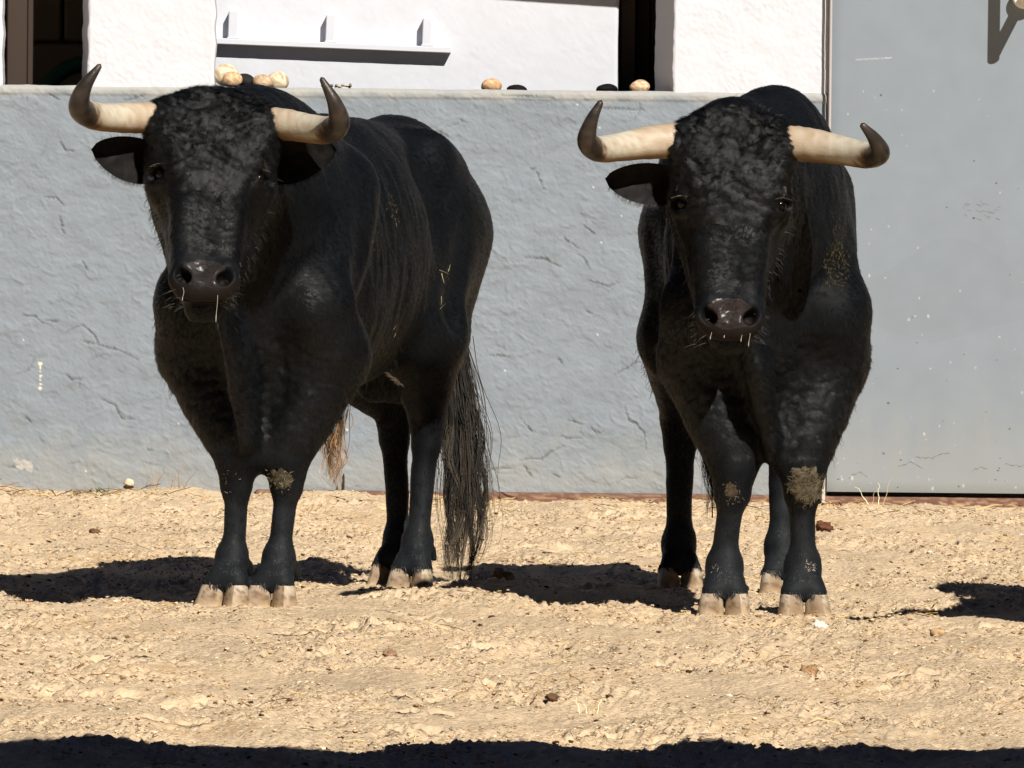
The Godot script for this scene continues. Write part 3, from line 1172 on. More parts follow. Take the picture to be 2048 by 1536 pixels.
func build_ground() -> void:
	tread()
	var xs := spread_lines(-2.3, 2.3, 0.0088, [-90.0, -45.0, -22.0, -12.0, -8.0] + side_steps(-6.0, -2.33) + side_steps(2.33, 6.0) + [8.0, 12.0, 22.0, 45.0, 90.0])
	var zs := spread_lines(-8.3, 7.0, 0.021, [-90.0, -45.0, -25.0, -15.0, -11.0, -9.0, 7.6, 8.6, 10.0, 13.0, 18.0, 25.0, 35.0, 50.0, 90.0])
	var nx := xs.size()
	var nz := zs.size()
	var v := PackedVector3Array()
	var c := PackedColorArray()
	v.resize(nx * nz)
	c.resize(nx * nz)
	for j in nz:
		var z := zs[j]
		for i in nx:
			var x := xs[i]
			var far := absf(x) > 6.1 or z > 7.3 or z < -8.6
			v[j * nx + i] = Vector3(x, 0.0 if far else ground_height(x, z), z)
			var t := n_broad.get_noise_2d(x * 1.4 + 50.0, z * 0.8)
			var u := n_fine.get_noise_2d(x * 22.0, z * 9.0 + 70.0)
			var w := n_fine.get_noise_2d(x * 60.0 + 11.0, z * 26.0)
			var k := 1.0 + 0.09 * t + 0.07 * u + 0.07 * w
			var col := Color(0.815 * k, 0.727 * k, 0.603 * k)
			var damp := smoothstep(0.25, 0.6, u * 0.6 + t * 0.8)
			col = col.lerp(Color(0.70, 0.595, 0.455), damp * 0.55)
			c[j * nx + i] = col
	var idx := grid_index(nx, nz)
	structure("ground", array_mesh(v, smooth_normals(v, idx), idx, c), ground_material)

func scatter(called: String, label: String, meshes: Array, material: Material, count: int, lo: float, hi: float, tints: Array, s: int, flat := 1.0, sink := 0.3, where := Rect2(-2.6, -8.1, 5.2, 14.9), category := "debris") -> void:
	var r := RandomNumberGenerator.new()
	r.seed = s
	var holder := thing(called, label, category)
	holder.set_meta("kind", "stuff")
	for m in meshes.size():
		var mm := MultiMesh.new()
		mm.transform_format = MultiMesh.TRANSFORM_3D
		mm.use_colors = true
		mm.mesh = meshes[m]
		mm.instance_count = count / meshes.size()
		for i in mm.instance_count:
			var x := 0.0
			var z := 0.0
			for t in 6:
				x = where.position.x + where.size.x * r.randf()
				z = where.position.y + where.size.y * r.randf()
				if n_broad.get_noise_2d(x * 1.5 + 7.0, z * 0.9) > r.randf_range(-0.5, 0.4):
					break
			var size := lo + (hi - lo) * pow(r.randf(), 3.0)
			var b := Basis.from_euler(Vector3(r.randf_range(-0.4, 0.4), r.randf() * TAU, r.randf_range(-0.4, 0.4))).scaled(Vector3(size, size * flat, size))
			mm.set_instance_transform(i, Transform3D(b, Vector3(x, ground_height(x, z) + size * flat * (0.5 - sink), z)))
			var t: Color = tints[r.randi() % tints.size()]
			var f := r.randf_range(0.85, 1.12)
			mm.set_instance_color(i, Color(t.r * f, t.g * f, t.b * f))
		var o := MultiMeshInstance3D.new()
		o.name = "pieces"
		o.multimesh = mm
		o.material_override = material
		o.set_meta("kind", "stuff")
		holder.add_child(o, true)

func straw_mesh(s: int) -> ArrayMesh:
	var r := RandomNumberGenerator.new()
	r.seed = s
	var pts := []
	var rad := []
	for i in 5:
		var t := i / 4.0
		pts.append(Vector3((t - 0.5), 0.04 * sin(t * PI) * r.randf_range(0.2, 1.6), r.randf_range(-0.06, 0.06)))
		rad.append(0.028 * (1.0 - 0.5 * t))
	return tube(pts, rad, 4, [], 0.6)

# a slab of plaster: a relief front with closed sides; relief and colour come from callables of (x, y)
func plaster(xs: PackedFloat32Array, ys: PackedFloat32Array, z: float, deep: float, relief: Callable, color: Callable, back_left := 0.0, back_right := 0.0, wobble := 0.003) -> ArrayMesh:
	var nx := xs.size()
	var ny := ys.size()
	var v := PackedVector3Array()
	var c := PackedColorArray()
	v.resize(nx * ny)
	c.resize(nx * ny)
	for j in ny:
		for i in nx:
			var x := xs[i]
			var y := ys[j]
			var px := x
			var py := y
			var e := 0.0
			if i == 0 or i == nx - 1:
				px += wobble * n_mid.get_noise_2d(y * 9.0, x * 5.0)
				e = -0.006
			if j == ny - 1:
				py += wobble * n_mid.get_noise_2d(x * 7.0, 3.0)
				e = -0.007
			v[j * nx + i] = Vector3(px, py, z + relief.call(x, y) + e)
			c[j * nx + i] = color.call(x, y)
	var idx := grid_index(nx, ny, true)
	var n := smooth_normals(v, idx)
	var rims := []
	var left := []
	var right := []
	var top := []
	for j in ny:
		left.append(j * nx)
		right.append(j * nx + nx - 1)
	for i in nx:
		top.append((ny - 1) * nx + i)
	rims = [[left, Vector3(back_left, 0, 0), Vector3.LEFT], [right, Vector3(back_right, 0, 0), Vector3.RIGHT], [top, Vector3.ZERO, Vector3.UP]]
	for rim in rims:
		var e := v.size()
		for q: int in rim[0]:
			var p := v[q]
			v.append(p)
			v.append(Vector3(p.x, p.y, z - deep) + rim[1])
			for k in 2:
				n.append(rim[2])
				c.append(c[q])
		for k in (rim[0] as Array).size() - 1:
			var a := e + k * 2
			if rim[2] == Vector3.LEFT:
				idx.append_array([a, a + 1, a + 2, a + 2, a + 1, a + 3])
			else:
				idx.append_array([a, a + 2, a + 1, a + 1, a + 2, a + 3])
	return array_mesh(v, n, idx, c)

var cracks := [
	[Vector2(0.079, 1.162), Vector2(0.089, 1.132), Vector2(0.106, 1.093)],
	[Vector2(0.039, 0.856), Vector2(0.078, 0.853), Vector2(0.119, 0.848), Vector2(0.144, 0.832), Vector2(0.17, 0.82)],
	[Vector2(0.178, 0.93), Vector2(0.187, 0.916), Vector2(0.21, 0.902), Vector2(0.231, 0.885)],
	[Vector2(0.23, 0.867), Vector2(0.249, 0.855), Vector2(0.262, 0.83), Vector2(0.271, 0.814)],
	[Vector2(0.248, 0.968), Vector2(0.275, 0.948), Vector2(0.289, 0.94)],
	[Vector2(0.054, 1.168), Vector2(0.08, 1.169)],
	[Vector2(0.262, 0.777), Vector2(0.294, 0.769), Vector2(0.335, 0.757), Vector2(0.372, 0.77)],
	[Vector2(0.258, 0.668), Vector2(0.281, 0.659)],
	[Vector2(-0.079, 0.507), Vector2(-0.05, 0.509), Vector2(-0.008, 0.501)],
	[Vector2(0.363, 0.445), Vector2(0.403, 0.467), Vector2(0.431, 0.486), Vector2(0.495, 0.501)],
	[Vector2(0.396, 0.339), Vector2(0.414, 0.285), Vector2(0.441, 0.271), Vector2(0.469, 0.236), Vector2(0.477, 0.176)],
	[Vector2(0.031, 0.138), Vector2(0.068, 0.146), Vector2(0.109, 0.144), Vector2(0.137, 0.169), Vector2(0.187, 0.191)],
	[Vector2(-0.074, 0.107), Vector2(0.005, 0.111)],
	[Vector2(0.045, 0.117), Vector2(0.074, 0.08)],
	[Vector2(0.146, 0.093), Vector2(0.173, 0.078)],
	[Vector2(0.171, 0.228), Vector2(0.194, 0.219), Vector2(0.245, 0.22)],
	[Vector2(0.044, 0.276), Vector2(0.072, 0.239)],
	[Vector2(0.199, 0.283), Vector2(0.254, 0.267)],
	[Vector2(0.278, 0.261), Vector2(0.3, 0.234), Vector2(0.328, 0.247)],
	[Vector2(0.16, 0.503), Vector2(0.176, 0.48)],
	[Vector2(-1.644, 1.41), Vector2(-1.603, 1.394)],
	[Vector2(-1.603, 1.246), Vector2(-1.584, 1.218), Vector2(-1.55, 1.212)],
	[Vector2(-1.377, 1.393), Vector2(-1.335, 1.403), Vector2(-1.305, 1.417)],
	[Vector2(-1.727, 0.633), Vector2(-1.683, 0.628), Vector2(-1.655, 0.604)],
	[Vector2(-1.644, 0.614), Vector2(-1.6, 0.61)],
	[Vector2(-1.572, 0.576), Vector2(-1.519, 0.602), Vector2(-1.474, 0.563), Vector2(-1.46, 0.53), Vector2(-1.382, 0.511), Vector2(-1.32, 0.48)],
	[Vector2(-1.518, 0.543), Vector2(-1.471, 0.533)],
	[Vector2(-1.575, 0.426), Vector2(-1.554, 0.407), Vector2(-1.517, 0.413)],
	[Vector2(-1.444, 0.336), Vector2(-1.4, 0.317), Vector2(-1.376, 0.27), Vector2(-1.323, 0.27)],
	[Vector2(-1.775, 0.093), Vector2(-1.717, 0.107)],
	[Vector2(-1.287, 0.163), Vector2(-1.264, 0.16)],
	[Vector2(-1.521, 0.827), Vector2(-1.503, 0.794)],
	[Vector2(-1.601, 0.982), Vector2(-1.586, 0.913)],
	[Vector2(-1.658, 1.048), Vector2(-1.614, 1.05), Vector2(-1.589, 1.022)],
	[Vector2(-1.717, 0.271), Vector2(-1.695, 0.254)],
	[Vector2(-0.281, 1.301), Vector2(-0.228, 1.275)],
	[Vector2(0.458, 0.638), Vector2(0.485, 0.612)],
	[Vector2(-0.053, 1.427), Vector2(0.141, 1.418)],
	[Vector2(0.265, 1.386), Vector2(0.459, 1.379)],
]

# cracks are cut into a height map of the wall, looked up at its grid points
var cut := {}
func carve(step: float) -> void:
	var r := RandomNumberGenerator.new()
	r.seed = 61
	var lines := []
	for l in cracks:
		lines.append([l, 1.0])
	for k in 34:                                           # hairlines between the larger ones
		var p := Vector2(r.randf_range(-1.9, 1.1), r.randf_range(0.05, 1.4))
		var a := r.randf_range(-0.7, 0.7) + (0.0 if r.randf() < 0.7 else 1.2)
		var l := [p]
		for i in r.randi_range(1, 3):
			a += r.randf_range(-0.7, 0.7)
			p += Vector2.from_angle(a) * r.randf_range(0.012, 0.045)
			l.append(p)
		lines.append([l, r.randf_range(0.3, 0.7)])
	for entry in lines:
		var l: Array = entry[0]
		var strong: float = entry[1]
		var total: int = l.size() - 1
		for i in total:
			var a: Vector2 = l[i]
			var b: Vector2 = l[i + 1]
			var m := int(a.distance_to(b) / step * 2.0) + 1
			for k in m:
				var t := float(k) / m
				var p := a.lerp(b, t) + Vector2(n_fine.get_noise_2d(a.x * 90.0 + t * 40.0, a.y * 77.0), n_fine.get_noise_2d(b.x * 70.0, t * 40.0 + b.y * 50.0)) * 0.004
				var f := (i + t) / total
				var s := strong * (0.45 + 0.55 * sin(PI * clampf(f, 0.03, 0.97)))
				var key := Vector2i(roundi(p.x / step), roundi(p.y / step))
				cut[key] = maxf(cut.get(key, 0.0), s)
				var lip := key + Vector2i(0, -1)
				cut[lip] = maxf(cut.get(lip, 0.0), 0.0)

const WALL_STEP := 0.005
func wall_relief(x: float, y: float) -> float:
	var h := 0.006 * n_broad.get_noise_2d(x * 2.0, y * 2.0) + 0.0011 * n_mid.get_noise_2d(x * 9.0, y * 12.0)
	var a := n_mid.get_noise_2d(x * 5.0 + 20.0, y * 7.0)
	h += 0.0013 * smoothstep(0.0, 0.02, a) + 0.0013 * smoothstep(0.22, 0.235, a + 0.3 * n_fine.get_noise_2d(x * 14.0, y * 18.0))
	h += 0.001 * smoothstep(0.1, 0.125, n_mid.get_noise_2d(x * 11.0 + y * 9.0, y * 17.0 - x * 6.0 + 40.0))
	h += 0.0009 * n_fine.get_noise_2d(x * 45.0, y * 60.0)
	var rg := n_ridge.get_noise_2d(x * 6.0 + y * 5.0, y * 10.0 - x * 5.0 + 17.0)
	h += 0.0022 * smoothstep(0.45, 0.75, rg) * smoothstep(-0.1, 0.2, n_mid.get_noise_2d(x * 3.0 + 5.0, y * 3.0))
	var key := Vector2i(roundi(x / WALL_STEP), roundi(y / WALL_STEP))
	if cut.has(key):
		h -= 0.0038 * float(cut[key])
	if y > 1.41:
		h += 0.004 * smoothstep(1.405, 1.412, y + 0.004 * n_mid.get_noise_2d(x * 8.0, 1.0)) - 0.008 * smoothstep(1.43, 1.446, y)
	return h

func wall_color(x: float, y: float) -> Color:
	var f := 1.0 + 0.035 * n_mid.get_noise_2d(x * 5.0, y * 5.0 + 30.0) + 0.02 * n_fine.get_noise_2d(x * 20.0, y * 20.0)
	var c := Color(0.506 * f, 0.543 * f, 0.578 * f)
	var dusty := smoothstep(0.3, 0.0, y + 0.1 * n_mid.get_noise_2d(x * 6.0, y * 6.0))
	c = c.lerp(Color(0.61, 0.605, 0.58), dusty * 0.55)
	c = c.lerp(Color(0.70, 0.69, 0.66), 0.7 * smoothstep(1.395, 1.44, y + 0.02 * n_mid.get_noise_2d(x * 6.0, 8.0)))
	var key := Vector2i(roundi(x / WALL_STEP), roundi(y / WALL_STEP))
	if cut.has(key):
		c = c.lerp(Color(0.25, 0.25, 0.245), 0.38 * float(cut[key]))
	var fleck := n_cell.get_noise_2d(x * 30.0, y * 30.0)
	if fleck < -0.985 and n_mid.get_noise_2d(x * 4.0, y * 4.0 + 90.0) > 0.0:
		c = Color(0.86, 0.86, 0.83)
	for k in 7:                                            # a run of droppings on the left of the wall
		var q := Vector2(-1.664 + 0.002 * sin(k * 3.0), 0.462 - 0.0145 * k)
		if Vector2(x, y).distance_to(q) < [0.008, 0.004, 0.003, 0.004, 0.003, 0.003, 0.006][k]:
			c = Color(0.88, 0.86, 0.76)
	if Vector2((x + 1.72) * 0.6, y - 0.105 + 0.2 * (x + 1.72)).length() < 0.018 + 0.014 * n_mid.get_noise_2d(x * 30.0, y * 30.0):
		c = Color(0.66, 0.655, 0.635)
	return c

func white_relief(x: float, y: float) -> float:
	var h := 0.003 * n_mid.get_noise_2d(x * 7.0 + 60.0, y * 7.0)
	h += 0.0022 * n_ridge.get_noise_2d((x + y) * 16.0 + 7.0, (y - x) * 40.0) * smoothstep(-0.2, 0.25, n_mid.get_noise_2d(x * 4.0, y * 4.0 + 11.0))
	return h + 0.0008 * n_fine.get_noise_2d(x * 50.0, y * 50.0)

func white_color(x: float, y: float) -> Color:
	var f := 1.0 - 0.02 * absf(n_mid.get_noise_2d(x * 6.0, y * 6.0)) - 0.015 * absf(n_fine.get_noise_2d(x * 30.0, y * 22.0))
	return Color(0.80 * f, 0.815 * f, 0.848 * f)

func rail_relief(x: float, y: float) -> float:
	return 0.002 * n_mid.get_noise_2d(x * 10.0, y * 40.0)

func rail_color(x: float, y: float) -> Color:
	var t := n_mid.get_noise_2d(x * 16.0 + 5.0, y * 80.0)
	return Color(0.44, 0.335, 0.29).lerp(Color(0.76, 0.66, 0.53), clampf(smoothstep(-0.05, 0.3, t) * (0.3 + 0.7 * smoothstep(0.02, -0.01, y)), 0.0, 1.0))

func flat_relief(x: float, y: float) -> float:
	return 0.4 * white_relief(x + 5.0, y)

func build_wall() -> void:
	carve(WALL_STEP)
	var w := thing("corral_wall", "long grey plastered corral wall with cracked, peeling paint behind both bulls", "wall")
	var xs := PackedFloat32Array()
	var lo := -2.05
	for o in [-14.0, -9.0] + side_steps(-6.0, -2.1):
		xs.append(o)
	for i in int((1.115 - lo) / WALL_STEP) + 1:
		xs.append(lo + i * WALL_STEP)
	var ys := PackedFloat32Array()
	ys.append(-0.1)
	for i in 290:
		ys.append(i * WALL_STEP)
	part("plaster_face", plaster(xs, ys, WALL_Z, 0.46, wall_relief, wall_color), plaster_material, w)
	# rust-red iron rail along the foot of the wall, and the sill under the door
	var st := thing("foot_rail", "worn rust-red iron rail along the foot of the wall and under the door", "rail", Vector3(0, 0, WALL_Z))
	var rxs := spread_lines(-0.9, 2.2, 0.008, [3.2])
	var rys := spread_lines(-0.03, 0.026, 0.006, [])
	part("rail_face", plaster(rxs, rys, 0.028, 0.022, rail_relief, rail_color, 0.0, 0.0, 0.001), plaster_material, st)
	# white pillars on the wall
	var pil := [[-2.7, -1.809, 0.0, 0.0, "white plastered pillar cut off by the left edge of the photo"], [-1.508, -1.06, -0.026, 0.0, "broad white pillar of rough plaster above the left bull"], [0.556, 1.109, -0.062, 0.0, "white plastered pillar above the right bull, beside the grey door"]]
	for p in pil:
		var o := thing("white_pillar", p[4], "pillar", Vector3.ZERO, 0.0, "white pillars standing on the grey wall")
		var pxs := spread_lines(p[0], p[1], 0.0055, [])
		var pys := spread_lines(1.43, 1.84, 0.0055, [2.2, 3.0])
		part("plaster_face", plaster(pxs, pys, WALL_Z - 0.004, 0.15, white_relief, white_color, p[2], p[3], 0.005), white_material, o)
	var end := thing("white_pillar", "white plastered wall end farther left, outside the photo", "pillar", Vector3(-9.0, 2.2, WALL_Z - 0.084), 0.0, "white pillars standing on the grey wall")
	part("plaster_face", box_mesh(Vector3(9.4, 1.6, 0.16), 0.01), white_plain, end)
	# upper wall, roof and the room behind
	var up := thing("upper_wall", "white wall over the openings, above the top of the photo", "wall")
	part("lintel", box_mesh(Vector3(1.9, 0.5, 0.4), 0.01), white_plain, up).transform = Transform3D(Basis(Vector3(0, 0, 1), deg_to_rad(-3.2)), Vector3(0.03, 2.39, WALL_Z - 0.206))
	part("lintel", box_mesh(Vector3(0.9, 1.0, 0.16), 0.01), white_plain, up).position = Vector3(-1.5, 2.36, WALL_Z - 0.34)
	part("wall_panel", box_mesh(Vector3(16.0, 1.2, 0.3), 0.01), white_plain, up).position = Vector3(-2.0, 3.2, WALL_Z - 0.17)
	part("roof_slab", box_mesh(Vector3(18.0, 0.15, 6.0), 0.01), mat(srgb(120, 100, 85)), up).position = Vector3(-1.0, 3.9, WALL_Z - 2.9)
	var back := thing("recess_wall", "white wall set back behind the ledge with the stones", "wall")
	part("plaster_face", plaster(spread_lines(-1.25, 0.368, 0.009, []), spread_lines(1.40, 1.85, 0.009, [2.3, 3.0]), WALL_Z - 0.455, 0.12, flat_relief, white_color, 0.0, 0.0, 0.002), white_material, back)
	var tilt := Basis(Vector3(0, 0, 1), deg_to_rad(-1.65))
	var sh := thing("wall_shelf", "narrow white sloping shelf on the recessed wall, over the left bull's back", "shelf", Vector3(-0.80, 1.603, WALL_Z - 0.43))
	sh.basis = tilt
	part("board", box_mesh(Vector3(1.14, 0.022, 0.066), 0.003), white_material_plain(), sh)
	for k in 3:
		var labels := ["white upright peg at the left end of the sloping shelf", "white upright peg in the middle of the sloping shelf", "white upright peg nearest the right end of the sloping shelf"]
		var peg := thing("shelf_peg", labels[k], "peg", Vector3([-1.012, -0.664, -0.319][k], [1.619, 1.609, 1.600][k], WALL_Z - 0.43), 0.0, "pegs on the white shelf")
		peg.basis = tilt
		var m := part("upright", box_mesh(Vector3(0.03, 0.1, 0.06), 0.003), white_material_plain(), peg)
		m.position = Vector3(0, 0.05, 0)
		part("foot_plate", box_mesh(Vector3(0.044, 0.006, 0.064), 0.001), white_material_plain(), peg).position = Vector3(0.004, 0.003, 0)
	build_room()

func white_material_plain() -> StandardMaterial3D:
	return white_plain

func build_room() -> void:
	# dark room behind the left opening: side walls, floor and a back wall of blocks
	var room := thing("store_room", "dark store room seen through the opening at the left", "room", Vector3(-2.2, 0, WALL_Z))
	var dull := mat(srgb(140, 126, 110), 0.95)
	part("side_wall", box_mesh(Vector3(0.12, 3.6, 1.6), 0.005), dull, room).position = Vector3(1.0, 1.9, -1.3)
	part("side_wall", box_mesh(Vector3(0.12, 3.6, 2.0), 0.005), dull, room).position = Vector3(-1.6, 1.9, -1.2)
	part("back_wall", box_mesh(Vector3(8.0, 3.6, 0.1), 0.005), dull, room).position = Vector3(1.5, 1.9, -2.3)
	part("side_wall", box_mesh(Vector3(0.12, 3.6, 2.0), 0.005), dull, room).position = Vector3(3.2, 1.9, -1.3)
	var bm := mat(srgb(165, 148, 128), 0.95)
	var mesh := box_mesh(Vector3(0.388, 0.188, 0.1), 0.008)
	for row in 4:
		for col in 4:
			part("block", mesh, bm, room).position = Vector3(-0.5 + col * 0.4 + (0.2 if row % 2 else 0.0), 1.32 + row * 0.2, -2.22 + 0.004 * ((row * 3 + col * 5) % 4))
	var post := thing("door_post", "brown wooden post just inside the left opening", "post", Vector3(-1.77, 1.4, WALL_Z - 0.26))
	part("board", box_mesh(Vector3(0.07, 1.2, 0.08), 0.004), wood_material, post).position = Vector3(0, 0.55, 0)
	part("stop_strip", box_mesh(Vector3(0.018, 1.2, 0.05), 0.003), wood_material, post).position = Vector3(0.045, 0.55, -0.03)
	var hose := TorusMesh.new()
	hose.inner_radius = 0.155
	hose.outer_radius = 0.215
	hose.rings = 48
	hose.ring_segments = 14
	var h := single("garden_hose", hose, mat(srgb(58, 110, 84), 0.5), "dark green hose hanging in a loop inside the left opening", "hose", Vector3(-1.54, 1.345, WALL_Z - 0.9))
	h.rotation.x = PI / 2
	var frame := thing("wooden_frame", "dark brown wooden frame in the gap left of the right white pillar", "frame", Vector3(0.37, 1.4, WALL_Z - 0.5))
	part("board", box_mesh(Vector3(0.052, 1.5, 0.05), 0.003), wood_material, frame).position = Vector3(0.032, 0.7, 0.0)
	part("board", box_mesh(Vector3(0.05, 1.5, 0.04), 0.003), wood_dark, frame).position = Vector3(0.085, 0.7, -0.03)
	part("board", box_mesh(Vector3(0.16, 1.5, 0.04), 0.003), wood_dark, frame).position = Vector3(0.194, 0.7, -0.036)

func build_door() -> void:
	var d := thing("metal_door", "grey painted metal door with specks and scuffs at the right", "door", Vector3(1.113, 0.041, WALL_Z + 0.05))
	var im := Image.create(640, 1280, false, Image.FORMAT_RGB8)
	var r := RandomNumberGenerator.new()
	r.seed = 17
	var base := Color(0.510, 0.549, 0.585)
	for y in 1280:
		for x in 640:
			var f := 1.0 + 0.02 * n_mid.get_noise_2d(x * 0.01, y * 0.01) + 0.008 * n_fine.get_noise_2d(x * 0.2, y * 0.3)
			var c := Color(base.r * f, base.g * f, base.b * f)
			c = c.lerp(Color(0.60, 0.60, 0.585), 0.5 * smoothstep(980.0, 1270.0, y + 60.0 * n_mid.get_noise_2d(x * 0.02, 5)))
			if sin(x * 0.012 + 1.0) * 60.0 + 700.0 < y and y < 905.0 - absf(x - 260.0) * 0.28:
				c = c.darkened(0.015)
			im.set_pixel(x, y, c)
	for k in 150:                                          # splashes, chips, scuffs
		var px := r.randi_range(20, 630)
		var py := int(1270.0 - 1000.0 * pow(r.randf(), 1.6))
		var pale := r.randf() < 0.68
		var rx := r.randf_range(0.8, 4.0)
		var ry := rx * r.randf_range(0.8, 1.8)
		var tone := Color(0.80, 0.80, 0.78) if pale else Color(0.30, 0.29, 0.27)
		var amount := r.randf_range(0.15, 0.65) if pale else r.randf_range(0.5, 1.0)
		if not pale:
			ry *= 0.5
		for yy in range(-9, 10):
			for xx in range(-9, 10):
				var q := Vector2(xx / rx, yy / ry).length() + 0.3 * n_fine.get_noise_2d(px + xx * 0.5, py + yy * 0.5)
				if q < 1.0 and px + xx > 0 and px + xx < 640 and py + yy > 0 and py + yy < 1280:
					im.set_pixel(px + xx, py + yy, im.get_pixel(px + xx, py + yy).lerp(tone, amount * smoothstep(1.0, 0.6, q)))
	for x in range(60, 150):                               # a long pale scratch near the top
		for k in 4:
			im.set_pixel(x, 195 - int((x - 60) * 0.07) + k, im.get_pixel(x, 190).lerp(Color(0.74, 0.745, 0.74), 0.8 * n_fine.get_noise_2d(x * 0.3, k) + 0.45))
	for k in 6:                                            # peeling seams near the foot
		var px := 60.0 + k * 95.0 + 30.0 * sin(k * 2.3)
		var py := 1236.0 - 11.0 * ((k * 2) % 5)
		for t in 40 + 23 * (k % 3):
			px += 1.0
			py += n_fine.get_noise_2d(px * 0.11, k * 10.0) * 1.6 + n_fine.get_noise_2d(px * 0.6, k * 10.0)
			for w in 1 + (int(px) / 9) % 2:
				im.set_pixel(clampi(int(px), 0, 639), clampi(int(py) + w, 0, 1279), Color(0.38, 0.38, 0.375))
	for k in 26:                                           # the dark scuffed place at shoulder height
		var px := 330.0 + r.randf() * 90.0
		var py := 545.0 + r.randf() * 50.0
		for t in r.randi_range(4, 16):
			px += 1.0
			py += 0.35 + r.randf_range(-0.5, 0.5)
			im.set_pixel(clampi(int(px), 0, 639), clampi(int(py), 0, 1279), Color(0.38, 0.37, 0.36))
	var m := mat(Color.WHITE, 0.55, 0.4)
	m.albedo_texture = ImageTexture.create_from_image(im)
	# panel with a soft dent field, its own outline and rolled edges
	var xs := spread_lines(0.0, 0.9, 0.02, [1.2, 1.75])
	var ys := spread_lines(0.0, 1.8, 0.02, [2.2, 2.6])
	var v := PackedVector3Array()
	var uv := PackedVector2Array()
	for y in ys:
		for x in xs:
			var edge := 0.006 * (smoothstep(0.012, 0.0, x) + smoothstep(0.012, 0.0, y))
			v.append(Vector3(x, y, 0.0028 * n_broad.get_noise_2d(x * 2.0, y * 2.0) - edge))
			uv.append(Vector2(x / 0.9, 1.0 - y / 1.8))
	var idx := grid_index(xs.size(), ys.size(), true)
	part("panel", array_mesh(v, smooth_normals(v, idx), idx, PackedColorArray(), uv), m, d)
	part("edge_strip", box_mesh(Vector3(1.75, 2.6, 0.04), 0.003), mat(srgb(134, 143, 150), 0.6), d).position = Vector3(0.876, 1.301, -0.031)
	part("edge_strip", box_mesh(Vector3(0.012, 0.17, 0.03), 0.002), mat(srgb(196, 190, 180), 0.8), d).position = Vector3(-0.012, 0.045, 0.0)
	part("hinge_pin", tube([Vector3(-0.004, 0.32, 0.004), Vector3(-0.004, 1.3, 0.004), Vector3(-0.004, 2.6, 0.004)], [0.005, 0.005, 0.005], 8), mat(srgb(176, 170, 168), 0.6), d)
	# the bolt: a stub from the door carrying an upright white pipe
	var b := thing("door_bolt", "white pipe handle standing off the grey door at the top right corner", "handle", Vector3(1.787, 1.79, WALL_Z + 0.05))
	var wm := mat(srgb(232, 230, 224), 0.4)
	part("flange", tube([Vector3(0, 0, 0), Vector3(0, 0, 0.05), Vector3(0, 0, 0.056)], [0.042, 0.042, 0.036], 24), wm, b)
	part("stub", tube([Vector3(0, 0, 0.05), Vector3(0, 0, 0.15), Vector3(0, 0, 0.25)], [0.019, 0.019, 0.019], 16), wm, b)
	part("upright_pipe", tube([Vector3(0, -0.018, 0.25), Vector3(0, -0.012, 0.25), Vector3(0, 0.3, 0.25), Vector3(0, 0.62, 0.25)], [0.012, 0.02, 0.02, 0.02], 18), wm, b)
	# wall right of the door
	single("side_wall", box_mesh(Vector3(12.0, 3.4, 0.4), 0.01), mat(srgb(150, 153, 155), 0.9), "grey wall beyond the right edge of the metal door", "wall", Vector3(8.9, 1.6, WALL_Z - 0.2))

func build_stones() -> void:
	var list := [
		[-1.022, 1.487, -0.10, 0.046, 0.040, Color(0.80, 0.73, 0.61), "large pale cobble against the pillar, at the left end of the ledge"],
		[-1.000, 1.472, -0.04, 0.036, 0.030, Color(0.78, 0.66, 0.52), "tan cobble in front of the large pale one, behind the left bull's withers"],
		[-0.955, 1.468, -0.08, 0.027, 0.026, Color(0.16, 0.155, 0.15), "dark stone between the pale cobbles above the left bull"],
		[-0.893, 1.462, -0.04, 0.048, 0.030, Color(0.73, 0.63, 0.52), "buff cobble with brown blotches leaning on a paler cobble"],
		[-0.842, 1.466, -0.09, 0.046, 0.036, Color(0.82, 0.75, 0.64), "cream cobble at the right end of the cluster by the left pillar"],
		[-0.084, 1.459, -0.04, 0.037, 0.026, Color(0.80, 0.65, 0.50), "tan cobble alone on the ledge beside a flat black stone"],
		[0.006, 1.448, -0.04, 0.037, 0.016, Color(0.10, 0.10, 0.10), "flat black stone right of the lone tan cobble"],
		[0.325, 1.450, -0.05, 0.044, 0.020, Color(0.09, 0.09, 0.09), "black stone left of the tan cobble, by the wooden frame"],
		[0.440, 1.459, -0.04, 0.036, 0.027, Color(0.82, 0.68, 0.56), "pinkish tan cobble on the ledge in front of the wooden frame"],
	]
	for i in list.size():
		var s = list[i]
		var col: Color = s[5]
		var m := lump_mesh(Vector3(s[3], s[4], 0.036), 60 + i * 7, 0.09, 14, 0.7, col, 0.45 if col.r > 0.5 else 0.2)
		var o := single("ledge_stone", m, stone_material, s[6], "stone", Vector3(s[0], s[1], WALL_Z - 0.05 + s[2]), "stones lying on the wall ledge")
		o.rotation = Vector3(0.1 * (i % 3), 0.6 * i, 0.06 * ((i * 5) % 4 - 1.5))
	var crumbs := thing("plaster_crumbs", "heap of broken plaster crumbs on the ledge right of the left bull's horn", "debris", Vector3(-0.625, 1.446, WALL_Z - 0.04))
	var r := RandomNumberGenerator.new()
	r.seed = 12
	for k in 14:
		part("crumb", lump_mesh(Vector3(r.randf_range(0.004, 0.012), r.randf_range(0.003, 0.008), 0.008), 200 + k, 0.5, 6, 1.3, Color(0.5, 0.47, 0.42) if k % 3 else Color(0.75, 0.72, 0.66)), stone_material, crumbs).position = Vector3(r.randf_range(-0.05, 0.06), 0.004 + r.randf_range(0.0, 0.006), r.randf_range(-0.03, 0.02))

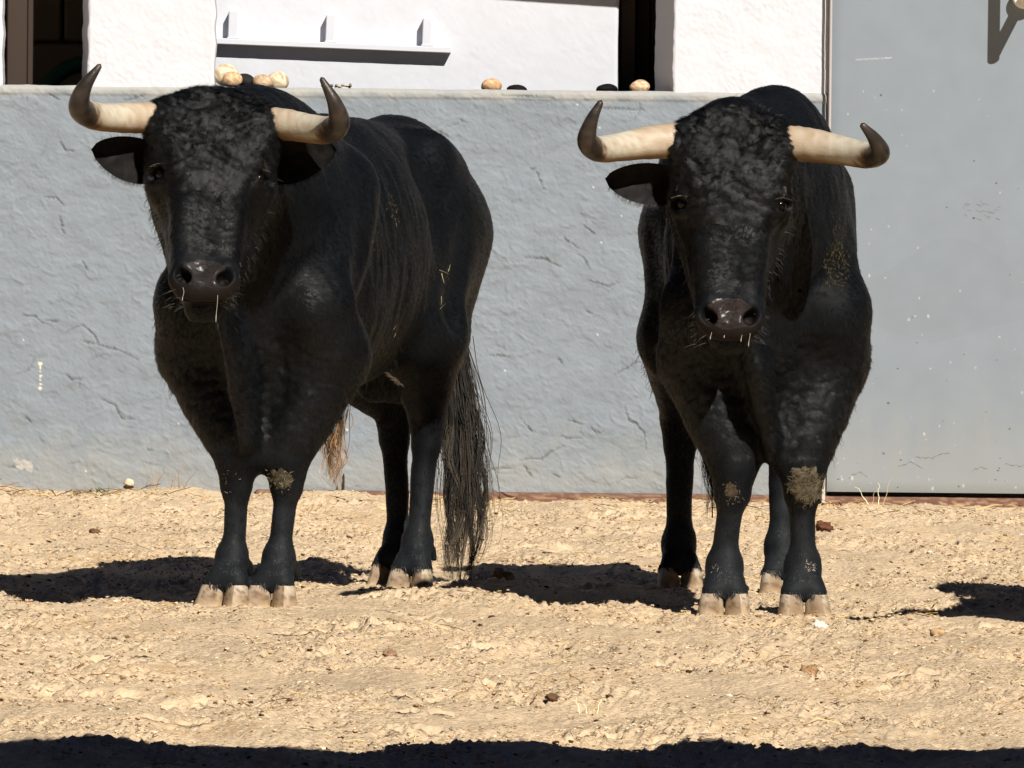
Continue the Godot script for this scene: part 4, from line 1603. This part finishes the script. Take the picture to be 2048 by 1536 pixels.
func build_gallery() -> void:
	# the covered gallery on the near side, whose roof shades the ground in front
	var g := thing("gallery", "roofed gallery on the near side of the corral, outside the photo", "shelter", Vector3(0, 0, 9.6))
	part("roof", box_mesh(Vector3(26.0, 0.18, 30.0), 0.01), mat(srgb(150, 128, 105), 0.9), g).position = Vector3(0, 3.25, 15.1)
	for x in [-9.0, -4.5, 4.5, 9.0]:
		part("post", box_mesh(Vector3(0.25, 3.16, 0.25), 0.01), white_plain, g).position = Vector3(x, 1.58, 0.4)
	part("rear_wall", box_mesh(Vector3(26.0, 3.16, 0.25), 0.01), white_plain, g).position = Vector3(0, 1.58, 29.8)

func build_litter() -> void:
	var lumps := []
	for k in 4:
		lumps.append(lump_mesh(Vector3(0.5, 0.42, 0.5), 30 + k, 1.25, 5, 1.9))
	var sand := [Color(0.83, 0.742, 0.618), Color(0.85, 0.775, 0.655), Color(0.80, 0.70, 0.57), Color(0.74, 0.63, 0.50)]
	scatter("sand_clods", "loose clods and crumbs of pale sand over the corral floor", lumps, litter_material, 90000, 0.002, 0.011, sand, 71, 0.6, 0.1)
	scatter("dark_crumbs", "scattered dark crumbs of dung and soil on the sand", lumps, litter_material, 5200, 0.003, 0.015, [Color(0.42, 0.33, 0.25), Color(0.30, 0.23, 0.18), Color(0.54, 0.43, 0.32)], 72, 0.6, 0.3)
	scatter("pale_chips", "small pale stone chips on the sand", lumps, litter_material, 400, 0.004, 0.016, [Color(0.88, 0.85, 0.78), Color(0.92, 0.86, 0.74)], 73, 0.6, 0.25)
	var straws := [straw_mesh(1), straw_mesh(2), straw_mesh(3)]
	scatter("straw_bits", "broken bits of straw strewn over the sand", straws, litter_material, 3600, 0.018, 0.085, [Color(0.90, 0.80, 0.56), Color(0.84, 0.72, 0.48), Color(0.72, 0.57, 0.36), Color(0.45, 0.33, 0.22)], 74, 1.0, 0.42, Rect2(-2.6, -8.1, 5.2, 14.9), "straw")
	scatter("straw_by_the_wall", "dry straw and twigs gathered along the foot of the wall", straws, litter_material, 500, 0.03, 0.11, [Color(0.86, 0.74, 0.5), Color(0.6, 0.46, 0.3), Color(0.38, 0.29, 0.2)], 75, 1.0, 0.4, Rect2(-2.1, -8.15, 4.2, 0.7), "straw")
	# single stones and clods that can be told apart
	var singles := [
		[0.705, 3.02, 0.02, Color(0.60, 0.48, 0.36), "brown clod in the foreground below the right bull"],
		[0.80, 0.86, 0.020, Color(0.90, 0.87, 0.80), "white stone on the sand right of the right bull's hooves"],
		[1.10, 0.95, 0.020, Color(0.66, 0.55, 0.42), "tan clod by the shadow at the right edge"],
		[-0.29, 2.35, 0.016, Color(0.58, 0.47, 0.38), "dark reddish clod in the middle foreground"],
		[0.095, 4.25, 0.014, Color(0.40, 0.32, 0.25), "dark clod near the shaded strip at the bottom"],
		[-1.31, -4.6, 0.020, Color(0.42, 0.32, 0.24), "dark clod on the sand left of the left bull"],
		[-0.02, -1.95, 0.030, Color(0.62, 0.49, 0.34), "brown clod behind the shadow between the bulls"],
		[1.02, -5.6, 0.026, Color(0.38, 0.26, 0.2), "dark clod on the sand in front of the grey door"],
	]
	for i in singles.size():
		var s = singles[i]
		var r: float = s[2]
		single("stone" if "stone" in (s[4] as String) else "clod", lump_mesh(Vector3(r, r * 0.75, r), 400 + i, 0.8, 9, 1.3, s[3], 0.4), litter_material, s[4], "stone" if "stone" in (s[4] as String) else "clod", Vector3(s[0], ground_height(s[0], s[1]) + r * 0.35, s[1]), "single clods and stones on the sand")
	var z := WALL_Z + 0.06
	var stick := single("dark_stake", tube([Vector3(0, -0.03, 0), Vector3(0.001, 0.03, 0), Vector3(0.003, 0.075, 0), Vector3(0.005, 0.088, 0)], [0.0055, 0.006, 0.005, 0.0012], 7), mat(srgb(42, 34, 30), 0.8), "short dark stake upright at the foot of the wall beside the left bull", "stake", Vector3(-0.592, 0.0, z))
	stick.rotation.z = 0.02
	single("bent_twig", tube([Vector3(-0.03, 0.024, 0), Vector3(-0.01, 0.012, 0.01), Vector3(0.02, 0.004, 0.015), Vector3(0.03, 0.003, 0.015)], [0.002, 0.004, 0.004, 0.001], 6), mat(srgb(60, 40, 32), 0.8), "dark twig leaning on the foot rail between the bulls", "twig", Vector3(-0.005, 0.004, WALL_Z + 0.05))
	var tile := thing("broken_tile", "small pale broken tile at the foot of the wall left of the left bull", "tile", Vector3(-1.345, ground_height(-1.345, z), z))
	part("chip", lump_mesh(Vector3(0.017, 0.013, 0.012), 5, 0.5, 7, 1.5, Color(0.85, 0.78, 0.66), 0.2), stone_material, tile).position = Vector3(0, 0.022, 0)
	part("dark_underside", lump_mesh(Vector3(0.017, 0.008, 0.012), 6, 0.4, 7, 1.5, Color(0.25, 0.2, 0.16), 0.2), stone_material, tile).position = Vector3(-0.002, 0.008, 0.002)
	var r := RandomNumberGenerator.new()
	r.seed = 55
	for k in 5:
		var x: float = [-1.27, -1.155, -1.22, 1.28, -1.78][k]
		var zz: float = [z, z + 0.03, z + 0.1, z + 0.1, 0.15][k]
		var list := []
		for i in [4, 5, 3, 4, 6][k]:
			list.append([Vector3(r.randf_range(-0.03, 0.03), -0.005, r.randf_range(-0.02, 0.02)), Vector3(r.randf_range(-0.7, 0.7), 1.0, r.randf_range(-0.2, 0.2)).normalized(), r.randf_range(0.05, 0.11)])
		var col := Color(0.55, 0.44, 0.32) if k < 3 else Color(0.90, 0.83, 0.62)
		var labels := ["thin dry stalks by the wall left of the left bull's foreleg", "dry bent stalks at the wall just left of the left bull's foreleg", "dry stalks lying a little out from the wall", "pale dry stalks at the sill of the grey door", "pale withered stalk in the shadow at the left edge"]
		single("dry_stalks", strand_mesh(list, 0.0013, col, r, 0.4, 0.006, 6), litter_material, labels[k], "dry grass", Vector3(x, ground_height(x, zz), zz), "dry stalks on the corral floor")
	for k in 3:
		var x: float = [-1.50, -1.44, -1.56][k]
		var list := []
		for i in 26:
			list.append([Vector3(r.randf_range(-0.035, 0.035), 0.0, r.randf_range(-0.05, 0.05)), Vector3(r.randf_range(-1, 1), r.randf_range(0.2, 0.9), r.randf_range(-0.6, 1.0)).normalized(), r.randf_range(0.012, 0.026)])
		single("green_weed", strand_mesh(list, 0.0022, Color(0.33, 0.36, 0.2), r, 0.8, 0.0, 3), litter_material, ["middle one of three low green weeds by the wall at the left", "rightmost of three low green weeds by the wall at the left", "leftmost of three low green weeds by the wall at the left"][k], "weed", Vector3(x, ground_height(x, z + 0.25), z + 0.25), "low weeds near the wall")
	# stalks standing up in the foreground
	var fl := []
	for i in 7:
		fl.append([Vector3(r.randf_range(-0.02, 0.02), -0.005, r.randf_range(-0.02, 0.02)), Vector3(r.randf_range(-0.3, 0.3), 1.0, r.randf_range(-0.2, 0.2)).normalized(), r.randf_range(0.03, 0.075)])
	single("dry_stalks", strand_mesh(fl, 0.0012, Color(0.88, 0.80, 0.6), r, 0.2, 0.003, 5), litter_material, "pale dry stalks standing in the near foreground, below the gap between the bulls", "dry grass", Vector3(0.175, ground_height(0.175, 4.5), 4.5), "dry stalks on the corral floor")

# ------------------------------------------------------------------ materials
var hide_material: StandardMaterial3D
var hair_material: StandardMaterial3D
var horn_material: StandardMaterial3D
var hoof_material: StandardMaterial3D
var eye_material: StandardMaterial3D
var drool_material: StandardMaterial3D
var nose_material: StandardMaterial3D
var dung_material: StandardMaterial3D
var ground_material: StandardMaterial3D
var plaster_material: StandardMaterial3D
var white_material: StandardMaterial3D
var white_plain: StandardMaterial3D
var wood_material: StandardMaterial3D
var wood_dark: StandardMaterial3D
var stone_material: StandardMaterial3D
var litter_material: StandardMaterial3D
var tuft_straight: ArrayMesh
var tuft_curl: ArrayMesh

func grain_texture(s: int, freq: float, size := 512) -> NoiseTexture2D:
	var t := NoiseTexture2D.new()
	var n := FastNoiseLite.new()
	setup_noise(n, s, freq, 4, FastNoiseLite.TYPE_SIMPLEX)
	t.noise = n
	t.width = size
	t.height = size
	t.seamless = true
	return t

func relief(m: StandardMaterial3D, s: int, freq: float, per_metre: float, cm: float) -> void:
	m.heightmap_enabled = true
	m.heightmap_texture = grain_texture(s, freq)
	m.heightmap_scale = cm
	m.uv1_triplanar = true
	m.uv1_scale = Vector3.ONE * per_metre

func build_materials() -> void:
	hide_material = vmat(0.6, 0.22)
	hair_material = vmat(0.47, 0.43)
	horn_material = vmat(0.42, 0.45)
	relief(horn_material, 4, 0.03, 6.0, 0.06)
	hoof_material = vmat(0.6, 0.4)
	relief(hoof_material, 5, 0.03, 9.0, 0.1)
	eye_material = mat(srgb(14, 9, 7), 0.12, 0.35)
	drool_material = mat(Color(0.70, 0.69, 0.66), 0.12, 0.6)
	nose_material = vmat(0.38, 0.4)
	nose_material.clearcoat_enabled = true
	nose_material.clearcoat = 0.16
	nose_material.clearcoat_roughness = 0.25
	relief(nose_material, 6, 0.05, 14.0, 0.2)
	dung_material = vmat(0.85, 0.3)
	ground_material = vmat(0.95, 0.2)
	relief(ground_material, 9, 0.05, 2.2, 0.5)
	plaster_material = vmat(0.88, 0.3)
	relief(plaster_material, 10, 0.04, 2.5, 0.08)
	white_material = vmat(0.85, 0.3)
	white_plain = mat(Color(0.80, 0.815, 0.85), 0.8, 0.3)
	wood_material = mat(srgb(66, 56, 49), 0.85, 0.3)
	wood_dark = mat(srgb(40, 33, 28), 0.85, 0.3)
	stone_material = vmat(0.75, 0.3)
	litter_material = vmat(0.9, 0.2)
	tuft_straight = tuft_mesh(3, 0.15)
	tuft_curl = tuft_mesh(8, 0.7)

# ------------------------------------------------------------------ the two bulls
func build_left_bull() -> void:
	var b := Bull.new()
	b.seed_no = 1
	b.root = thing("bull", "black bull on the left, its flank showing, with tail and forelegs close together", "bull", Vector3(-0.537, 0, -0.672), deg_to_rad(-16.5), "black bulls standing in the corral")
	b.view = Basis(Vector3.UP, deg_to_rad(16.5)) * Vector3(0, 0, 1)
	b.head = Transform3D(Basis(Vector3.UP, deg_to_rad(16.5)) * Basis(Vector3.BACK, deg_to_rad(-2.0)) * Basis(Vector3.RIGHT, deg_to_rad(-20.0)), Vector3(0.046, 1.305, 1.053))
	b.feet = LEFT_FEET
	b.leg = 0.93
	b.brow = 1.13
	b.hump = -0.05
	b.withers = 1.385
	b.knees = [Vector2(0.006, -0.06), Vector2(0.014, -0.06)]
	skin(b)
	hooves(b)
	coronets(b)
	var level := Basis(Vector3.RIGHT, deg_to_rad(20.0))
	var path := [Vector3(0.12, 0.0, -0.04), Vector3(0.185, -0.004, -0.01), Vector3(0.25, -0.012, 0.05), Vector3(0.305, -0.014, 0.13), Vector3(0.333, 0.005, 0.215), Vector3(0.322, 0.055, 0.26), Vector3(0.285, 0.118, 0.265)]
	var rad := [0.043, 0.042, 0.039, 0.036, 0.030, 0.020, 0.007]
	var rp := []
	var lp := []
	for p in path:
		rp.append(level * p)
		lp.append(level * (p * Vector3(-1.03, 1.0, 1) + Vector3(0, 0.012, 0) * clampf((p.x - 0.2) * 8.0, 0, 1)))
	horn(b, rp, rad, 3, 1.0)
	horn(b, lp, rad, 9, -1.0)
	ear(b, Vector3(0.12, -0.09, -0.11), Vector3(0.325, -0.055, -0.03), 0.056, 1)
	ear(b, Vector3(-0.12, -0.095, -0.11), Vector3(-0.315, -0.09, -0.02), 0.058, 2)
	eyes(b)
	patch(b, "nose_pad", Vector3(0, -0.452, 0.075), Vector3(0.062, 0.042, 0.05), 0.0014, Color(0.115, 0.09, 0.085), nose_material, 0.3, true, 0.5)
	drool(b, [[-0.052, -0.498, 0.06, 0.028], [0.036, -0.492, 0.065, 0.088]])
	whiskers(b)
	patch(b, "dung_patch", Vector3(LEFT_FEET[1].x + 0.01, 0.345, 0.6), Vector3(0.032, 0.028, 0.05), 0.003, Color(0.28, 0.26, 0.21), dung_material, 1.0, false, 0.5)
	specks(b, "dung_flecks", Vector3(LEFT_FEET[1].x + 0.01, 0.345, 0.6), Vector3(0.045, 0.04, 0.06), 60, Color(0.45, 0.42, 0.34), 31, 0.008, 0.003)
	specks(b, "dung_flecks", Vector3(LEFT_FEET[0].x + 0.01, 0.34, 0.6), Vector3(0.04, 0.05, 0.06), 12, Color(0.42, 0.39, 0.32), 32)
	patch(b, "dung_patch", Vector3(0.19, 1.06, -0.9), Vector3(0.04, 0.1, 0.1), 0.0015, Color(0.30, 0.22, 0.13), dung_material, 1.2, false, 0.6)
	specks(b, "dung_flecks", Vector3(0.19, 1.06, -0.9), Vector3(0.06, 0.12, 0.12), 160, Color(0.42, 0.31, 0.17), 33, 0.012)
	specks(b, "dung_flecks", Vector3(0.25, 1.08, 0.02), Vector3(0.06, 0.05, 0.05), 40, Color(0.33, 0.30, 0.2), 34)
	specks(b, "dung_flecks", Vector3(0.25, 1.0, 0.2), Vector3(0.1, 0.12, 0.06), 30, Color(0.32, 0.29, 0.2), 35)
	specks(b, "chaff", Vector3(0.2, 0.72, -0.05), Vector3(0.1, 0.08, 0.1), 7, Color(0.50, 0.44, 0.31), 36, 0.03)
	specks(b, "chaff", Vector3(0.22, 0.86, -0.4), Vector3(0.05, 0.1, 0.08), 6, Color(0.55, 0.51, 0.40), 37, 0.03)
	specks(b, "pale_belly_hair", Vector3(0.12, 0.69, -0.48), Vector3(0.035, 0.03, 0.035), 260, Color(0.74, 0.735, 0.71), 51, 0.016)
	coat(b, 78000, false)
	coat(b, 52000, true)
	fringe(b, 900)
	switch_hair(b, "tail_switch", [Vector3(0.03, 0.98, -0.95), Vector3(0.07, 0.75, -0.98), Vector3(0.11, 0.5, -0.98), Vector3(0.14, 0.28, -0.98), Vector3(0.125, -0.0, -0.97)], [0.025, 0.036, 0.052, 0.058, 0.034], 1500, 0.0012, Color(0.115, 0.115, 0.115), Color(0.26, 0.23, 0.19), 5)
	switch_hair(b, "sheath_tuft", [Vector3(0.02, 0.60, -0.12), Vector3(0.01, 0.45, -0.12), Vector3(0.015, 0.29, -0.12)], [0.03, 0.03, 0.014], 160, 0.0011, Color(0.24, 0.19, 0.14), Color(0.62, 0.48, 0.33), 6, false)

func build_right_bull() -> void:
	var b := Bull.new()
	b.seed_no = 2
	b.root = thing("bull", "black bull on the right, facing front, with a caked dung patch on its knee", "bull", Vector3(0.655, 0, -0.499), deg_to_rad(2.0), "black bulls standing in the corral")
	b.view = Basis(Vector3.UP, deg_to_rad(-2.0)) * Vector3(0, 0, 1)
	b.head = Transform3D(Basis(Vector3.UP, deg_to_rad(-2.0)) * Basis(Vector3.BACK, deg_to_rad(-0.6)) * Basis(Vector3.RIGHT, deg_to_rad(-6.0)) * Basis.from_scale(Vector3(1, 1.0, 1)), Vector3(-0.117, 1.256, 0.942))
	b.feet = RIGHT_FEET
	b.leg = 1.06
	b.hump = 0.03
	b.withers = 1.40
	b.girth = 0.60
	b.arms = 0.165
	b.knees = [Vector2(0.02, -0.03), Vector2(-0.004, -0.03)]
	skin(b)
	hooves(b)
	coronets(b)
	var level := Basis(Vector3.RIGHT, deg_to_rad(6.0))
	var path := [Vector3(0.12, 0.006, -0.05), Vector3(0.205, 0.0, -0.02), Vector3(0.285, -0.012, 0.04), Vector3(0.35, -0.024, 0.13), Vector3(0.378, -0.016, 0.215), Vector3(0.362, 0.018, 0.265), Vector3(0.328, 0.055, 0.29)]
	var rad := [0.048, 0.045, 0.038, 0.034, 0.027, 0.018, 0.008]
	var left_path := [Vector3(-0.12, 0.006, -0.05), Vector3(-0.205, 0.0, -0.02), Vector3(-0.29, -0.014, 0.04), Vector3(-0.352, -0.022, 0.13), Vector3(-0.382, 0.0, 0.215), Vector3(-0.374, 0.048, 0.255), Vector3(-0.35, 0.10, 0.265)]
	var rp := []
	var lp := []
	for i in 7:
		rp.append(level * (path[i] as Vector3))
		lp.append(level * (left_path[i] as Vector3))
	horn(b, rp, rad, 13, 1.0)
	horn(b, lp, rad, 19, -1.0)
	ear(b, Vector3(-0.12, -0.1, -0.11), Vector3(-0.33, -0.095, -0.05), 0.052, 3)
	ear(b, Vector3(0.13, -0.11, -0.12), Vector3(0.2, -0.13, -0.28), 0.046, 4)
	eyes(b)
	patch(b, "nose_pad", Vector3(0, -0.452, 0.075), Vector3(0.062, 0.042, 0.05), 0.0014, Color(0.15, 0.118, 0.112), nose_material, 0.3, true, 0.5)
	drool(b, [[-0.048, -0.495, 0.06, 0.026], [-0.012, -0.495, 0.065, 0.022], [0.032, -0.492, 0.065, 0.034], [0.052, -0.492, 0.055, 0.045]])
	whiskers(b)
	patch(b, "dung_patch", Vector3(RIGHT_FEET[1].x + 0.005, 0.345, 0.67), Vector3(0.044, 0.056, 0.06), 0.009, Color(0.30, 0.275, 0.225), dung_material, 0.9, false, 0.6)
	specks(b, "dung_flecks", Vector3(RIGHT_FEET[1].x + 0.005, 0.345, 0.67), Vector3(0.05, 0.06, 0.06), 520, Color(0.35, 0.32, 0.255), 41, 0.014, 0.008)
	patch(b, "dung_patch", Vector3(RIGHT_FEET[0].x + 0.01, 0.33, 0.65), Vector3(0.018, 0.022, 0.05), 0.002, Color(0.26, 0.22, 0.18), dung_material, 1.3, false, 0.5)
	specks(b, "dung_flecks", Vector3(RIGHT_FEET[0].x + 0.01, 0.33, 0.65), Vector3(0.03, 0.05, 0.06), 30, Color(0.40, 0.36, 0.29), 42)
	specks(b, "dung_flecks", Vector3(0.165, 0.93, 0.6), Vector3(0.05, 0.08, 0.1), 170, Color(0.28, 0.25, 0.16), 43)
	specks(b, "dung_flecks", Vector3(0.17, 0.99, 0.58), Vector3(0.06, 0.09, 0.1), 60, Color(0.25, 0.225, 0.15), 44)
	specks(b, "dung_flecks", Vector3(RIGHT_FEET[1].x + 0.02, 0.135, 0.62), Vector3(0.03, 0.012, 0.05), 30, Color(0.62, 0.60, 0.55), 45, 0.007)
	specks(b, "dung_flecks", Vector3(RIGHT_FEET[0].x - 0.015, 0.13, 0.6), Vector3(0.03, 0.015, 0.05), 14, Color(0.5, 0.48, 0.43), 46, 0.007)
	coat(b, 62000, false)
	coat(b, 52000, true)
	fringe(b, 900)
	switch_hair(b, "tail_switch", [Vector3(-0.02, 0.9, -0.98), Vector3(-0.05, 0.6, -1.0), Vector3(-0.055, 0.4, -1.0), Vector3(-0.05, 0.2, -1.0)], [0.03, 0.035, 0.03, 0.015], 260, 0.0010, Color(0.13, 0.125, 0.12), Color(0.24, 0.2, 0.17), 15)

# a third one stands just past the right edge; the photo shows its shadow
func build_third_bull() -> void:
	var o: Node3D = find_child("bull_001", false, false).duplicate()
	o.name = numbered("bull")
	add_child(o)
	o.position += Vector3(1.364, 0, 1.05)
	tag(o, "black bull outside the right edge of the photo, known by its shadow only", "bull", "black bulls standing in the corral")
	for c in o.get_children():
		if c is MultiMeshInstance3D:
			o.remove_child(c)
			c.free()

const LEFT_FEET := [Vector3(-0.046, 0, 0.62), Vector3(0.074, 0, 0.585), Vector3(-0.03, 0, -0.84), Vector3(0.105, 0, -0.58)]
const RIGHT_FEET := [Vector3(-0.104, 0, 0.59), Vector3(0.104, 0, 0.61), Vector3(-0.145, 0, -0.93), Vector3(0.13, 0, -0.693)]

func _ready() -> void:
	# ---- camera, sky, sun, exposure
	var cam := Camera3D.new()
	cam.name = "camera"
	cam.position = Vector3(0, 1.233, 25.4)
	cam.rotation_degrees = Vector3(-1.407, 0, 0.6)
	cam.fov = 4.617
	cam.near = 0.5
	cam.far = 300.0
	add_child(cam)
	cam.current = true
	var sky := ProceduralSkyMaterial.new()
	sky.sky_top_color = Color(0.15, 0.22, 0.37)
	sky.sky_horizon_color = Color(0.42, 0.53, 0.66)
	sky.sky_curve = 0.12
	sky.ground_bottom_color = Color(0.30, 0.25, 0.19)
	sky.ground_horizon_color = Color(0.42, 0.45, 0.48)
	sky.sun_angle_max = 3.0
	var env := Environment.new()
	env.background_mode = Environment.BG_SKY
	env.sky = Sky.new()
	env.sky.sky_material = sky
	env.background_energy_multiplier = 0.4
	env.tonemap_mode = Environment.TONE_MAPPER_LINEAR
	env.tonemap_exposure = 1.2
	env.sdfgi_enabled = true
	env.ssao_enabled = true
	env.ssil_enabled = true
	var around := WorldEnvironment.new()
	around.name = "sky"
	around.environment = env
	add_child(around)
	var sun := DirectionalLight3D.new()
	sun.name = "sun"
	sun.light_color = Color(1.0, 0.97, 0.93)
	sun.light_energy = 1.6
	sun.light_angular_distance = 0.5
	sun.shadow_enabled = true
	sun.basis = Basis.looking_at(Vector3(-0.5, -1.0, -1.2))
	add_child(sun)
	# ---- noises and materials
	setup_noise(n_fine, 11, 1.0, 2)
	setup_noise(n_mid, 12, 1.0, 3)
	setup_noise(n_broad, 13, 1.0, 2)
	setup_noise(n_cell, 14, 1.0, 1, FastNoiseLite.TYPE_CELLULAR)
	setup_noise(n_ridge, 15, 1.0, 3)
	n_ridge.fractal_type = FastNoiseLite.FRACTAL_RIDGED
	build_materials()
	for i in 4:
		printed_feet.append(Transform3D(Basis(Vector3.UP, deg_to_rad(-16.5)), Vector3(-0.537, 0, -0.672)) * (LEFT_FEET[i] as Vector3))
		printed_feet.append(Transform3D(Basis(Vector3.UP, deg_to_rad(2.0)), Vector3(0.655, 0, -0.499)) * (RIGHT_FEET[i] as Vector3))
	# ---- the place, then what stands in it
	var t0 := Time.get_ticks_msec()
	build_ground()
	print("ground ", Time.get_ticks_msec() - t0)
	build_wall()
	build_door()
	build_gallery()
	print("wall ", Time.get_ticks_msec() - t0)
	build_left_bull()
	print("left bull ", Time.get_ticks_msec() - t0)
	build_right_bull()
	build_third_bull()
	print("right bull ", Time.get_ticks_msec() - t0)
	build_stones()
	build_litter()
	print("done ", Time.get_ticks_msec() - t0)
